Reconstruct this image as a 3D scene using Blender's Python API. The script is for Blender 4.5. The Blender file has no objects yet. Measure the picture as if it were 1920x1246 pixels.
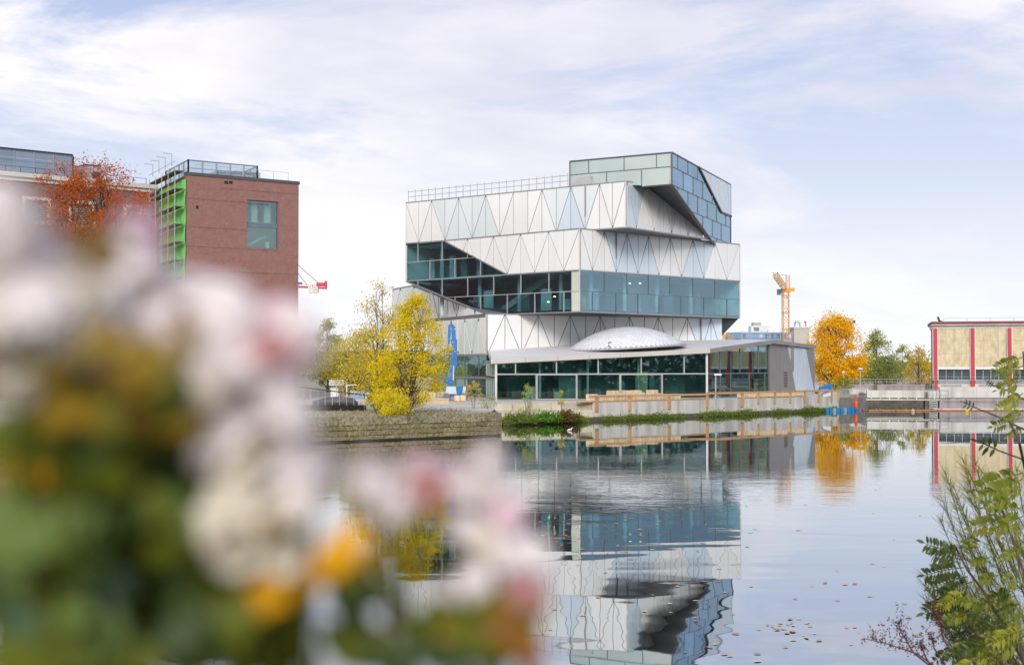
import bpy, bmesh, math, random
import numpy as np
from mathutils import Vector, Matrix, Euler
rad = math.radians
S = bpy.context.scene
COL = S.collection
random.seed(7)
RNG = np.random.default_rng(11)

# ------------------------------------------------------------------ camera
H, F, YH, CX, CY = 6.0, 2667.0, 685.0, 960.0, 623.0
PITCH = math.atan((YH - CY) / F)
cam_data = bpy.data.cameras.new('camera')
cam = bpy.data.objects.new('camera', cam_data)
COL.objects.link(cam)
cam.location = (0, 0, H)
cam.rotation_euler = (rad(90) + PITCH, 0, 0)
cam_data.lens = 50.0
cam_data.sensor_width = 36.0
cam_data.clip_start = 0.02
cam_data.clip_end = 6000
cam_data.dof.use_dof = True
cam_data.dof.focus_distance = 165.0
cam_data.dof.aperture_fstop = 5.6
S.camera = cam

# ------------------------------------------------------------------ sky
SUN_EL, SUN_AZ = rad(26), rad(184)          # azimuth clockwise from +Y (north)
W = bpy.data.worlds.new('World')
S.world = W
W.use_nodes = True
nt = W.node_tree
nt.nodes.clear()
def N(t, tree=None, **kw):
    n = (tree or nt).nodes.new(t)
    for k, v in kw.items():
        setattr(n, k, v)
    return n
def L(a, b, tree=None):
    (tree or nt).links.new(a, b)
def math_node(op, a, b=None, tree=None, clamp=False):
    n = N('ShaderNodeMath', tree, operation=op, use_clamp=clamp)
    for i, v in enumerate((a, b)):
        if v is None: continue
        if isinstance(v, (int, float)): n.inputs[i].default_value = v
        else: L(v, n.inputs[i], tree)
    return n.outputs[0]
def ramp(src, stops, tree=None):
    n = N('ShaderNodeValToRGB', tree)
    e = n.color_ramp.elements
    while len(e) < len(stops): e.new(0.5)
    for i, (p, c) in enumerate(stops):
        e[i].position = p
        e[i].color = (c[0], c[1], c[2], 1) if not isinstance(c, (int, float)) else (c, c, c, 1)
    L(src, n.inputs[0], tree)
    return n.outputs[0]
def mixc(fac, a, b, tree=None, mode='MIX'):
    n = N('ShaderNodeMix', tree, data_type='RGBA', blend_type=mode)
    if isinstance(fac, (int, float)): n.inputs[0].default_value = fac
    else: L(fac, n.inputs[0], tree)
    for i, v in ((6, a), (7, b)):
        if isinstance(v, tuple): n.inputs[i].default_value = (v[0], v[1], v[2], 1)
        else: L(v, n.inputs[i], tree)
    return n.outputs[2]

sky = N('ShaderNodeTexSky', sky_type='NISHITA', sun_disc=False)
sky.sun_elevation = SUN_EL
sky.sun_rotation = SUN_AZ
sky.air_density = 1.0
sky.dust_density = 1.5
bg = N('ShaderNodeBackground')
bg.inputs[1].default_value = 0.1
out = N('ShaderNodeOutputWorld')
tc = N('ShaderNodeTexCoord')
sep = N('ShaderNodeSeparateXYZ'); L(tc.outputs['Generated'], sep.inputs[0])
zc = math_node('MAXIMUM', sep.outputs[2], 0.0)
den = math_node('ADD', zc, 0.21)
px_ = math_node('DIVIDE', sep.outputs[0], den)
py_ = math_node('DIVIDE', sep.outputs[1], den)
comb = N('ShaderNodeCombineXYZ'); L(px_, comb.inputs[0]); L(py_, comb.inputs[1])
mp = N('ShaderNodeMapping'); L(comb.outputs[0], mp.inputs[0])
mp.inputs['Location'].default_value = (3.1, 1.7, 0.4)
mp.inputs['Rotation'].default_value = (0, 0, rad(-24))
mp.inputs['Scale'].default_value = (0.95, 1.15, 1.0)
n1 = N('ShaderNodeTexNoise'); L(mp.outputs[0], n1.inputs['Vector'])
n1.inputs['Scale'].default_value = 1.3; n1.inputs['Detail'].default_value = 9; n1.inputs['Roughness'].default_value = 0.62; n1.inputs['Distortion'].default_value = 0.35
n2 = N('ShaderNodeTexNoise'); L(mp.outputs[0], n2.inputs['Vector'])
n2.inputs['Scale'].default_value = 0.95; n2.inputs['Detail'].default_value = 6; n2.inputs['Roughness'].default_value = 0.55
cover = ramp(n1.outputs[0], [(0.41, 0.0), (0.55, 1.0)])
shade = ramp(n2.outputs[0], [(0.40, (6.9, 6.95, 8.3)), (0.58, (9.8, 9.5, 9.95))])
blue = mixc(0.68, sky.outputs[0], (5.4, 6.2, 9.1))
col = mixc(cover, blue, shade)
hz = ramp(sep.outputs[2], [(0.0, 0.96), (0.045, 0.82), (0.13, 0.34), (0.25, 0.0)])
col = mixc(hz, col, (9.6, 9.7, 10.0))
L(col, bg.inputs[0]); L(bg.outputs[0], out.inputs[0])

# ------------------------------------------------------------------ sun
sd = bpy.data.lights.new('sun', 'SUN')
sd.energy = 2.7
sd.angle = rad(20)
sd.color = (1.0, 0.955, 0.89)
sun = bpy.data.objects.new('sun', sd)
COL.objects.link(sun)
sdir = Vector((math.sin(SUN_AZ) * math.cos(SUN_EL), math.cos(SUN_AZ) * math.cos(SUN_EL), math.sin(SUN_EL)))
sun.rotation_euler = (-sdir).to_track_quat('-Z', 'Y').to_euler()
sun.location = (-40, -60, 80)

# ------------------------------------------------------------------ exposure
S.view_settings.view_transform = 'Standard'
S.view_settings.look = 'None'
S.view_settings.exposure = 0.08
S.view_settings.gamma = 1.0
S.view_settings.use_curve_mapping = False
S.render.engine = 'CYCLES'
S.cycles.max_bounces = 8
S.cycles.transparent_max_bounces = 16
S.cycles.use_denoising = True
S.cycles.caustics_reflective = False
S.cycles.caustics_refractive = False

# ------------------------------------------------------------------ picture -> place
_cp, _sp = math.cos(PITCH), math.sin(PITCH)
def ray(px, py):
    x, y = (px - CX) / F, -(py - CY) / F
    return Vector((x, _cp - _sp * y, _sp + _cp * y))
def at(px, py, Y):
    d = ray(px, py)
    return Vector((0, 0, H)) + d * (Y / d.y)
def G(px, d):
    return ((px - CX) / F * d, d)
def zat(py, d):
    return H + (YH - py) / F * d

# ------------------------------------------------------------------ materials
def new_mat(name):
    m = bpy.data.materials.new(name)
    m.use_nodes = True
    m.node_tree.nodes.clear()
    return m, m.node_tree
def mat(name, c, c2=None, scale=0.5, rough=0.6, metal=0.0, spec=0.5, rand=0.0, bump=0.0, bscale=None,
        stretch=(1, 1, 1), streak=None, coat=0.0, detail=6, lo=0.35, hi=0.65):
    m, t = new_mat(name)
    o = N('ShaderNodeOutputMaterial', t)
    p = N('ShaderNodeBsdfPrincipled', t)
    L(p.outputs[0], o.inputs[0], t)
    p.inputs['Roughness'].default_value = rough
    p.inputs['Metallic'].default_value = metal
    p.inputs['Specular IOR Level'].default_value = spec
    p.inputs['Coat Weight'].default_value = coat
    tc = N('ShaderNodeTexCoord', t)
    mp = N('ShaderNodeMapping', t); L(tc.outputs['Object'], mp.inputs[0], t)
    mp.inputs['Scale'].default_value = stretch
    n = N('ShaderNodeTexNoise', t); L(mp.outputs[0], n.inputs['Vector'], t)
    n.inputs['Scale'].default_value = scale; n.inputs['Detail'].default_value = detail; n.inputs['Roughness'].default_value = 0.6
    c2 = c2 or tuple(v * 0.82 for v in c)
    cc = ramp(n.outputs[0], [(lo, c), (hi, c2)], t)
    if streak:
        mp2 = N('ShaderNodeMapping', t); L(tc.outputs['Object'], mp2.inputs[0], t)
        mp2.inputs['Scale'].default_value = (1, 1, 0.12)
        n3 = N('ShaderNodeTexNoise', t); L(mp2.outputs[0], n3.inputs['Vector'], t)
        n3.inputs['Scale'].default_value = streak[1]; n3.inputs['Detail'].default_value = 5
        cc = mixc(ramp(n3.outputs[0], [(0.45, 0.0), (0.72, streak[2])], t), cc, streak[0], t)
    if rand:
        oi = N('ShaderNodeObjectInfo', t)
        v = N('ShaderNodeMapRange', t); L(oi.outputs['Random'], v.inputs[0], t)
        v.inputs[3].default_value = 1 - rand; v.inputs[4].default_value = 1 + rand
        hs = N('ShaderNodeHueSaturation', t); L(v.outputs[0], hs.inputs['Value'], t); L(cc, hs.inputs['Color'], t)
        cc = hs.outputs[0]
    L(cc, p.inputs['Base Color'], t)
    if bump:
        nb = N('ShaderNodeTexNoise', t); L(mp.outputs[0], nb.inputs['Vector'], t)
        nb.inputs['Scale'].default_value = bscale or scale * 4; nb.inputs['Detail'].default_value = 6
        b = N('ShaderNodeBump', t); b.inputs['Strength'].default_value = 0.7; b.inputs['Distance'].default_value = bump
        L(nb.outputs[0], b.inputs['Height'], t); L(b.outputs[0], p.inputs['Normal'], t)
    return m
def leafmat(name, cols, trans=0.4, rough=0.5, tint=None):
    m, t = new_mat(name)
    o = N('ShaderNodeOutputMaterial', t)
    g = N('ShaderNodeNewGeometry', t)
    cols = list(cols) * (2 if len(cols) == 1 else 1)
    k = len(cols)
    c = ramp(g.outputs['Random Per Island'], [(i / max(1, k - 1), x) for i, x in enumerate(cols)], t)
    p = N('ShaderNodeBsdfPrincipled', t); p.inputs['Roughness'].default_value = rough; p.inputs['Specular IOR Level'].default_value = 0.25
    tr = N('ShaderNodeBsdfTranslucent', t)
    L(c, p.inputs['Base Color'], t); L(c, tr.inputs[0], t)
    mx = N('ShaderNodeMixShader', t); mx.inputs[0].default_value = trans
    L(p.outputs[0], mx.inputs[1], t); L(tr.outputs[0], mx.inputs[2], t); L(mx.outputs[0], o.inputs[0], t)
    return m
def glassmat(name, refl, trans, base=0.12, rough=0.02, wob=0.012, wscale=0.35, rnd=0.10):
    """coated facade glass: a tinted mirror over a tinted clear pane"""
    m, t = new_mat(name)
    o = N('ShaderNodeOutputMaterial', t)
    g = N('ShaderNodeBsdfGlossy', t); g.inputs['Roughness'].default_value = rough
    tr = N('ShaderNodeBsdfTransparent', t); tr.inputs[0].default_value = (*trans, 1)
    oi = N('ShaderNodeObjectInfo', t)
    v = N('ShaderNodeMapRange', t); L(oi.outputs['Random'], v.inputs[0], t)
    v.inputs[3].default_value = 1 - rnd; v.inputs[4].default_value = 1 + rnd
    hs = N('ShaderNodeHueSaturation', t); hs.inputs['Color'].default_value = (*refl, 1); L(v.outputs[0], hs.inputs['Value'], t)
    L(hs.outputs[0], g.inputs[0], t)
    tc = N('ShaderNodeTexCoord', t)
    addv = N('ShaderNodeVectorMath', t, operation='ADD'); L(tc.outputs['Object'], addv.inputs[0], t)
    sc = N('ShaderNodeVectorMath', t, operation='SCALE'); sc.inputs[0].default_value = (37, 53, 11); L(oi.outputs['Random'], sc.inputs['Scale'], t)
    L(sc.outputs[0], addv.inputs[1], t)
    nb = N('ShaderNodeTexNoise', t); L(addv.outputs[0], nb.inputs['Vector'], t); nb.inputs['Scale'].default_value = wscale; nb.inputs['Detail'].default_value = 1
    b = N('ShaderNodeBump', t); b.inputs['Strength'].default_value = 1; b.inputs['Distance'].default_value = wob
    L(nb.outputs[0], b.inputs['Height'], t); L(b.outputs[0], g.inputs['Normal'], t)
    fr = N('ShaderNodeFresnel', t); fr.inputs[0].default_value = 1.5
    fac = math_node('ADD', math_node('MULTIPLY', fr.outputs[0], 1 - base, t), base, t, True)
    # the coating sits on the outer face only: the inner face of the pane is clear
    ge = N('ShaderNodeNewGeometry', t)
    fac = math_node('MULTIPLY', fac, math_node('SUBTRACT', 1.0, ge.outputs['Backfacing'], t), t)
    L(mixc(ge.outputs['Backfacing'], (*trans, ), (1, 1, 1), t), tr.inputs[0], t)
    mx = N('ShaderNodeMixShader', t); L(fac, mx.inputs[0], t)
    L(tr.outputs[0], mx.inputs[1], t); L(g.outputs[0], mx.inputs[2], t); L(mx.outputs[0], o.inputs[0], t)
    return m

M = {}
M['clad_white'] = mat('white cladding', (.82, .82, .80), (.785, .79, .775), .12, .3, spec=.7, rand=.035, coat=.25, streak=((.70, .70, .675), .7, .45))
M['clad_grey'] = mat('grey green cladding', (.70, .745, .735), (.67, .72, .71), .12, .28, spec=.7, rand=.04, coat=.25)
M['clad_blue'] = mat('pale blue cladding', (.61, .70, .77), (.58, .67, .745), .12, .26, spec=.8, rand=.04, coat=.3)
M['clad_dull'] = mat('dull grey cladding', (.30, .295, .30), (.27, .265, .27), .3, .4, metal=.3, rand=.04)
M['seam'] = mat('grey joint backing', (.17, .17, .17), None, .6, .6)
M['seam_dark'] = mat('bronze edge trim', (.085, .08, .08), None, .6, .45)
M['trim'] = mat('grey metal trim', (.36, .35, .34), None, .5, .4, metal=.4)
M['trim_light'] = mat('pale metal trim', (.55, .55, .54), None, .5, .4, metal=.2)
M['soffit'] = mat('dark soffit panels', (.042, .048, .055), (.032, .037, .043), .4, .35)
M['slot'] = mat('slot louvre', (.16, .13, .13), None, 3, .5, stretch=(1, 1, 8))
M['glass_tower'] = glassmat('blue green solar glass', (.47, .69, .83), (.50, .80, .86), .30)
M['glass_crown'] = glassmat('crown glass', (.58, .76, .90), (.46, .7, .75), .42)
M['glass_loft'] = glassmat('loft window glass', (.50, .66, .65), (.62, .84, .80), .34)
M['glass_hall'] = glassmat('clear hall glass', (.55, .74, .78), (.50, .76, .74), .17, wob=.006)
M['glass_sky_paint'] = mat('corner glass with painted sky', (.66, .70, .58), (.56, .62, .52), .3, .12, spec=.8, coat=.4, detail=2)  # bright sky reflection of the corner panes is painted into this colour
M['glass_opaline'] = mat('opaline green glass', (.46, .54, .50), (.34, .43, .41), .14, .1, spec=1.0, coat=.6, detail=2, lo=.4, hi=.7)
M['glass_spandrel'] = mat('blue spandrel glass', (.15, .235, .32), (.19, .285, .36), .12, .09, spec=1.0, coat=1.0, detail=2)
M['glass_clear'] = glassmat('clear balustrade glass', (.8, .88, .92), (.66, .74, .78), .12)
M['mullion_dark'] = mat('blue grey mullion', (.15, .20, .225), None, .5, .4, metal=.2)
M['mullion_light'] = mat('pale mullion', (.50, .50, .48), None, .5, .4, metal=.1)
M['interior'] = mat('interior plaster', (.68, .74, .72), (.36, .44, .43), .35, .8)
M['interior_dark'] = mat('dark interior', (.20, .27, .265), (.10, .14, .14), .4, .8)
M['roof_skin'] = mat('pale roof membrane', (.72, .70, .69), (.65, .63, .62), .25, .6)
M['roof_edge'] = mat('pale roof edge', (.60, .57, .50), (.54, .51, .46), .3, .6)
M['dome'] = mat('white dome shingle', (.90, .89, .90), None, .8, .4, rand=0)
M['concrete'] = mat('light concrete', (.70, .68, .63), (.60, .58, .53), .35, .85, bump=.01, streak=((.30, .27, .23), .9, .5))
M['concrete_panel'] = mat('concrete wall panel', (.64, .62, .57), (.55, .53, .485), .5, .85, rand=.07, bump=.01, streak=((.25, .23, .19), 1.1, .6))
M['concrete_dark'] = mat('stained dark concrete', (.16, .145, .12), (.09, .08, .065), .6, .9, bump=.02)  # on the rear blocks of the weir this dark colour stands in for shade
M['abutment'] = mat('grey abutment concrete', (.27, .25, .22), (.18, .165, .14), .6, .9, bump=.02, streak=((.10, .09, .07), 1.2, .6))
M['mauve'] = mat('mauve concrete', (.40, .35, .355), (.31, .27, .275), .4, .85, streak=((.14, .12, .12), 1.2, .6))
M['stone'] = mat('mossy sandstone', (.35, .30, .19), (.13, .10, .035), 5.0, .9, rand=.22, bump=.04, bscale=3.0, streak=((.15, .12, .02), 3.2, .75), lo=.34, hi=.64, detail=10)
M['stone_cap'] = mat('weathered cap stone', (.36, .33, .23), (.12, .105, .035), 4.5, .9, rand=.2, bump=.04, bscale=3.0, lo=.36, hi=.64, detail=10)
M['ledge'] = mat('cream ledge stone', (.66, .60, .48), (.55, .49, .38), .6, .85, rand=.06, streak=((.33, .28, .2), 1.2, .5))
M['mortar'] = mat('dark mortar', (.05, .045, .032), None, 2, .95)
M['paving'] = mat('pale paving', (.62, .57, .48), (.50, .455, .375), .25, .9)
M['ground'] = mat('gravelly ground', (.50, .46, .38), (.34, .31, .22), .12, .95)
M['asphalt'] = mat('asphalt', (.06, .06, .062), None, .5, .9)
M['timber'] = mat('raw timber', (.58, .34, .155), (.47, .26, .11), 1.2, .7, rand=.14, stretch=(1, 1, .3))
M['pallet_stone'] = mat('sandstone slabs', (.66, .54, .35), (.55, .43, .26), 1.5, .85, rand=.12)
M['pallet_wood'] = mat('pallet wood', (.42, .28, .14), None, 2, .8)
M['steel'] = mat('galvanised steel', (.48, .49, .50), None, 1.5, .45, metal=.25)
M['dark_steel'] = mat('dark steel', (.05, .052, .056), None, 1.5, .45, metal=.4)
M['black'] = mat('black hull paint', (.012, .012, .014), None, 1, .4)
M['tarp'] = mat('grey tarpaulin', (.09, .09, .10), (.16, .16, .17), 1.2, .55)
M['white_paint'] = mat('white paint', (.76, .76, .75), None, .6, .5)
M['blue_paint'] = mat('blue machine paint', (.006, .155, .44), (.005, .13, .38), 1.0, .35)
M['blue_plastic'] = mat('blue pontoon plastic', (.015, .25, .50), (.012, .2, .42), 1, .4, rand=.1)
M['grey_machine'] = mat('grey machine cover', (.34, .38, .44), None, 1, .4)
M['red_paint'] = mat('red paint', (.48, .03, .045), (.42, .025, .04), .4, .5)
M['red_dark'] = mat('dark red roof edge', (.22, .045, .04), None, .6, .6)
M['crane_yellow'] = mat('crane yellow', (.70, .33, .045), None, 1, .5)
M['crane_red'] = mat('crane red', (.55, .035, .06), None, 1, .5)
M['orange'] = mat('buoy orange', (.75, .10, .02), None, 1, .4)
M['yellow'] = mat('buoy yellow', (.80, .55, .02), None, 1, .4)
M['peach'] = mat('faded buoy', (.70, .42, .20), None, 1, .5)
M['tan_slab'] = mat('travertine slab', (.68, .59, .40), (.50, .41, .23), 1.9, .7, rand=.03, detail=12, lo=.36, hi=.64, stretch=(1, 1, .5))
M['tower_beige'] = mat('beige concrete', (.52, .48, .41), None, .2, .9)
M['insul_blue'] = mat('blue insulation board', (.22, .36, .58), (.30, .43, .62), .15, .8)
M['net_green'] = leafmat('green debris netting', [(.30, .88, .24)], .25, .6)
M['net_dark'] = mat('dark green netting', (.008, .07, .035), (.02, .12, .05), .4, .8)
M['board'] = mat('scaffold board', (.18, .12, .075), (.11, .075, .05), 1, .8, rand=.15)
M['bark'] = mat('bark', (.13, .10, .07), (.08, .06, .045), 3, .9)
M['weed_stem'] = mat('dry stem', (.13, .05, .045), (.09, .035, .03), 6, .9)
M['soil'] = mat('damp soil', (.07, .055, .035), (.045, .04, .022), 1, .95)
M['terracotta'] = mat('planter plastic', (.10, .06, .045), None, 2, .7)
M['gull'] = mat('white feathers', (.8, .8, .8), None, 3, .7)

# brick with real courses (geometry is far below a pixel at this distance)
def brickmat(name, a, b, mortar, sx=1.0):
    m, t = new_mat(name)
    o = N('ShaderNodeOutputMaterial', t); p = N('ShaderNodeBsdfPrincipled', t); L(p.outputs[0], o.inputs[0], t)
    p.inputs['Roughness'].default_value = .85
    uv = N('ShaderNodeUVMap', t)
    br = N('ShaderNodeTexBrick', t); L(uv.outputs[0], br.inputs['Vector'], t)
    br.inputs['Scale'].default_value = 1.0
    br.inputs['Brick Width'].default_value = .30; br.inputs['Row Height'].default_value = .105; br.inputs['Mortar Size'].default_value = .012
    br.inputs['Color1'].default_value = (*a, 1); br.inputs['Color2'].default_value = (*b, 1); br.inputs['Mortar'].default_value = (*mortar, 1)
    br.inputs['Bias'].default_value = 0.0
    n = N('ShaderNodeTexNoise', t); L(uv.outputs[0], n.inputs['Vector'], t); n.inputs['Scale'].default_value = 1.1; n.inputs['Detail'].default_value = 9; n.inputs['Roughness'].default_value = .75
    c = mixc(ramp(n.outputs[0], [(.36, .0), (.68, .55)], t), br.outputs[0], (.30, .20, .18), t)
    n4 = N('ShaderNodeTexNoise', t); L(uv.outputs[0], n4.inputs['Vector'], t); n4.inputs['Scale'].default_value = 4.5; n4.inputs['Detail'].default_value = 4
    c = mixc(ramp(n4.outputs[0], [(.45, .0), (.66, .22)], t), c, (.125, .045, .035), t)
    L(c, p.inputs['Base Color'], t)
    return m
M['brick'] = brickmat('red brown brick', (.32, .10, .075), (.21, .08, .062), (.26, .19, .17))
M['brick_old'] = brickmat('old brown brick', (.15, .075, .055), (.11, .06, .05), (.16, .125, .11))

# water: a clear film of reflection over dark river water, with ripple relief in metres
def watermat():
    m, t = new_mat('river water')
    o = N('ShaderNodeOutputMaterial', t)
    gl = N('ShaderNodeBsdfGlossy', t); gl.inputs['Roughness'].default_value = .015; gl.inputs[0].default_value = (.93, .955, .97, 1)
    di = N('ShaderNodeBsdfDiffuse', t); di.inputs[0].default_value = (.022, .03, .022, 1)
    tc = N('ShaderNodeTexCoord', t)
    hsum = None
    def layer(scale, amp, sx, sy, det, dist=0.0, maskr=None, off=0):
        nonlocal hsum
        mp = N('ShaderNodeMapping', t); L(tc.outputs['Object'], mp.inputs[0], t)
        mp.inputs['Scale'].default_value = (sx, sy, 1); mp.inputs['Location'].default_value = (off, off * 1.7, 0)
        mp.inputs['Rotation'].default_value = (0, 0, rad(6))
        n = N('ShaderNodeTexNoise', t); L(mp.outputs[0], n.inputs['Vector'], t)
        n.inputs['Scale'].default_value = scale; n.inputs['Detail'].default_value = det; n.inputs['Distortion'].default_value = dist
        h = math_node('MULTIPLY', n.outputs[0], amp, t)
        if maskr is not None: h = math_node('MULTIPLY', h, maskr, t)
        hsum = h if hsum is None else math_node('ADD', hsum, h, t)
    sepn = N('ShaderNodeSeparateXYZ', t); L(tc.outputs['Object'], sepn.inputs[0], t)
    mpm = N('ShaderNodeMapping', t); L(tc.outputs['Object'], mpm.inputs[0], t); mpm.inputs['Scale'].default_value = (.35, 1, 1)
    nm = N('ShaderNodeTexNoise', t); L(mpm.outputs[0], nm.inputs['Vector'], t); nm.inputs['Scale'].default_value = .045; nm.inputs['Detail'].default_value = 3
    yy = math_node('ADD', sepn.outputs[1], math_node('MULTIPLY', math_node('SUBTRACT', nm.outputs[0], .5, t), 45.0, t), t)
    # a band of breeze across the middle of the basin
    mr = N('ShaderNodeMapRange', t); L(yy, mr.inputs[0], t); mr.inputs[1].default_value = 48; mr.inputs[2].default_value = 62
    mr2 = N('ShaderNodeMapRange', t); L(yy, mr2.inputs[0], t); mr2.inputs[1].default_value = 102; mr2.inputs[2].default_value = 78
    band = math_node('MULTIPLY', mr.outputs[0], mr2.outputs[0], t)
    band = math_node('ADD', math_node('MULTIPLY', band, .97, t), .03, t)
    calm = N('ShaderNodeMapRange', t); L(sepn.outputs[1], calm.inputs[0], t); calm.inputs[1].default_value = 42; calm.inputs[2].default_value = 105; calm.inputs[3].default_value = 1.0; calm.inputs[4].default_value = .22
    layer(.46, .0105, .55, 1.0, 1, .3, calm.outputs[0])
    layer(.16, .020, .5, 1.0, 1, 0, calm.outputs[0], 31)
    layer(2.2, .0055, .45, 1.0, 3, .3, band, 11)
    b = N('ShaderNodeBump', t); b.inputs['Strength'].default_value = 1; b.inputs['Distance'].default_value = 1.0
    L(hsum, b.inputs['Height'], t); L(b.outputs[0], gl.inputs['Normal'], t)
    fr = N('ShaderNodeFresnel', t); fr.inputs[0].default_value = 1.7; L(b.outputs[0], fr.inputs['Normal'], t)
    fac = math_node('ADD', math_node('MULTIPLY', fr.outputs[0], .5, t), .5, t, True)
    mx = N('ShaderNodeMixShader', t); L(fac, mx.inputs[0], t); L(di.outputs[0], mx.inputs[1], t); L(gl.outputs[0], mx.inputs[2], t)
    L(mx.outputs[0], o.inputs[0], t)
    return m
M['water'] = watermat()

# ------------------------------------------------------------------ mesh helpers
ORG = {}
class MB:
    def __init__(s): s.v = []; s.f = []
    def add(s, vs, fs):
        k = len(s.v)
        s.v += [Vector(a) for a in vs]
        s.f += [tuple(i + k for i in f) for f in fs]
        return s
    def box(s, c, size, rz=0.0):
        R = Matrix.Rotation(rz, 3, 'Z')
        hx, hy, hz = size[0] / 2, size[1] / 2, size[2] / 2
        vs = [Vector(c) + R @ Vector((x, y, z)) for z in (-hz, hz) for x, y in ((-hx, -hy), (hx, -hy), (hx, hy), (-hx, hy))]
        return s.add(vs, [(3, 2, 1, 0), (4, 5, 6, 7), (0, 1, 5, 4), (1, 2, 6, 5), (2, 3, 7, 6), (3, 0, 4, 7)])
    def bar(s, p, q, w, h=None):
        p, q = Vector(p), Vector(q); h = h or w
        d = (q - p)
        if d.length < 1e-6: return s
        d.normalize()
        up = Vector((0, 0, 1)) if abs(d.z) < .95 else Vector((1, 0, 0))
        a = d.cross(up).normalized() * w / 2
        b = a.cross(d).normalized() * h / 2
        vs = [p - a - b, p + a - b, p + a + b, p - a + b, q - a - b, q + a - b, q + a + b, q - a + b]
        return s.add(vs, [(0, 1, 2, 3), (7, 6, 5, 4), (0, 4, 5, 1), (1, 5, 6, 2), (2, 6, 7, 3), (3, 7, 4, 0)])
    def tube(s, pts, rads, n=6):
        pts = [Vector(p) for p in pts]
        if isinstance(rads, (int, float)): rads = [rads] * len(pts)
        k = len(s.v); prev = None
        for i, p in enumerate(pts):
            d = (pts[min(i + 1, len(pts) - 1)] - pts[max(i - 1, 0)])
            d = d.normalized() if d.length > 1e-9 else Vector((0, 0, 1))
            ref = prev or (Vector((1, 0, 0)) if abs(d.x) < .9 else Vector((0, 1, 0)))
            a = (ref - d * ref.dot(d)).normalized(); prev = a
            b = d.cross(a)
            for j in range(n):
                t = 2 * math.pi * j / n
                s.v.append(p + (a * math.cos(t) + b * math.sin(t)) * rads[i])
        for i in range(len(pts) - 1):
            for j in range(n):
                a0 = k + i * n + j; a1 = k + i * n + (j + 1) % n
                s.f.append((a0, a1, a1 + n, a0 + n))
        s.f.append(tuple(k + j for j in range(n))[::-1]); e = k + (len(pts) - 1) * n
        s.f.append(tuple(e + j for j in range(n)))
        return s
    def prism(s, bottom, top):
        n = len(bottom)
        fs = [tuple(range(n))[::-1], tuple(range(n, 2 * n))] + [(i, (i + 1) % n, n + (i + 1) % n, n + i) for i in range(n)]
        return s.add(list(bottom) + list(top), fs)
    def build(s, name, m, parent=None, loc=None, uv=False, smooth=False):
        if parent is not None: org = ORG[parent.name]
        else: org = Vector(loc) if loc is not None else Vector((0, 0, 0))
        me = bpy.data.meshes.new(name)
        me.from_pydata([tuple(v - org) for v in s.v], [], s.f)
        me.materials.append(m)
        if uv:
            lay = me.uv_layers.new(name='UVMap')
            for p in me.polygons:
                n = p.normal
                t = Vector((-n.y, n.x, 0)).normalized() if abs(n.z) < .7 else None
                for li in p.loop_indices:
                    c = s.v[me.loops[li].vertex_index]
                    lay.data[li].uv = (c.dot(t), c.z) if t else (c.x, c.y)
        if smooth:
            for p in me.polygons: p.use_smooth = True
        o = bpy.data.objects.new(name, me)
        COL.objects.link(o)
        if parent is not None: o.parent = parent
        else: o.location = org
        ORG[o.name] = org
        return o
def tag(o, label=None, cat=None, group=None, kind=None):
    if label: o['label'] = label
    if cat: o['category'] = cat
    if group: o['group'] = group
    if kind: o['kind'] = kind
    return o
def thing(name, loc, label, cat, group=None):
    o = bpy.data.objects.new(name, None)
    COL.objects.link(o)
    o.location = loc
    o.empty_display_size = .2
    ORG[o.name] = Vector(loc)
    return tag(o, label, cat, group)
def copy_tree(o, loc, rz=0.0, label=None, parent=None, scale=None):
    c = o.copy(); COL.objects.link(c)
    if parent is None:
        c.location = loc; c.rotation_euler = (0, 0, rz)
        if scale: c.scale = (scale, scale, scale)
        if label: c['label'] = label
    else: c.parent = parent
    for ch in list(o.children): copy_tree(ch, None, 0, None, c)
    return c

# ------------------------------------------------------------------ facades: a vertical plane with (u, z) coordinates
def clip(poly, a, b, c):
    out = []
    n = len(poly)
    for i in range(n):
        p, q = poly[i], poly[(i + 1) % n]
        dp, dq = a * p[0] + b * p[1] + c, a * q[0] + b * q[1] + c
        if dp >= 0: out.append(p)
        if (dp > 0 > dq) or (dp < 0 < dq):
            t = dp / (dp - dq)
            out.append((p[0] + (q[0] - p[0]) * t, p[1] + (q[1] - p[1]) * t))
    return out
def area(p):
    return .5 * sum(p[i][0] * p[(i + 1) % len(p)][1] - p[(i + 1) % len(p)][0] * p[i][1] for i in range(len(p)))
def inset(poly, d):
    if area(poly) < 0: poly = poly[::-1]
    res = poly
    n = len(poly)
    for i in range(n):
        (x0, y0), (x1, y1) = poly[i], poly[(i + 1) % n]
        l = math.hypot(x1 - x0, y1 - y0)
        if l < 1e-5: continue
        a, b = -(y1 - y0) / l, (x1 - x0) / l
        res = clip(res, a, b, -(a * x0 + b * y0) - d)
        if len(res) < 3: return []
    return res
def half(p, q, above=True):
    """half plane above/below the line p-q in (u, z)"""
    (x0, y0), (x1, y1) = p, q
    a, b = -(y1 - y0), (x1 - x0)
    c = -(a * x0 + b * y0)
    if (b < 0) == above: a, b, c = -a, -b, -c
    return (a, b, c)
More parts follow.
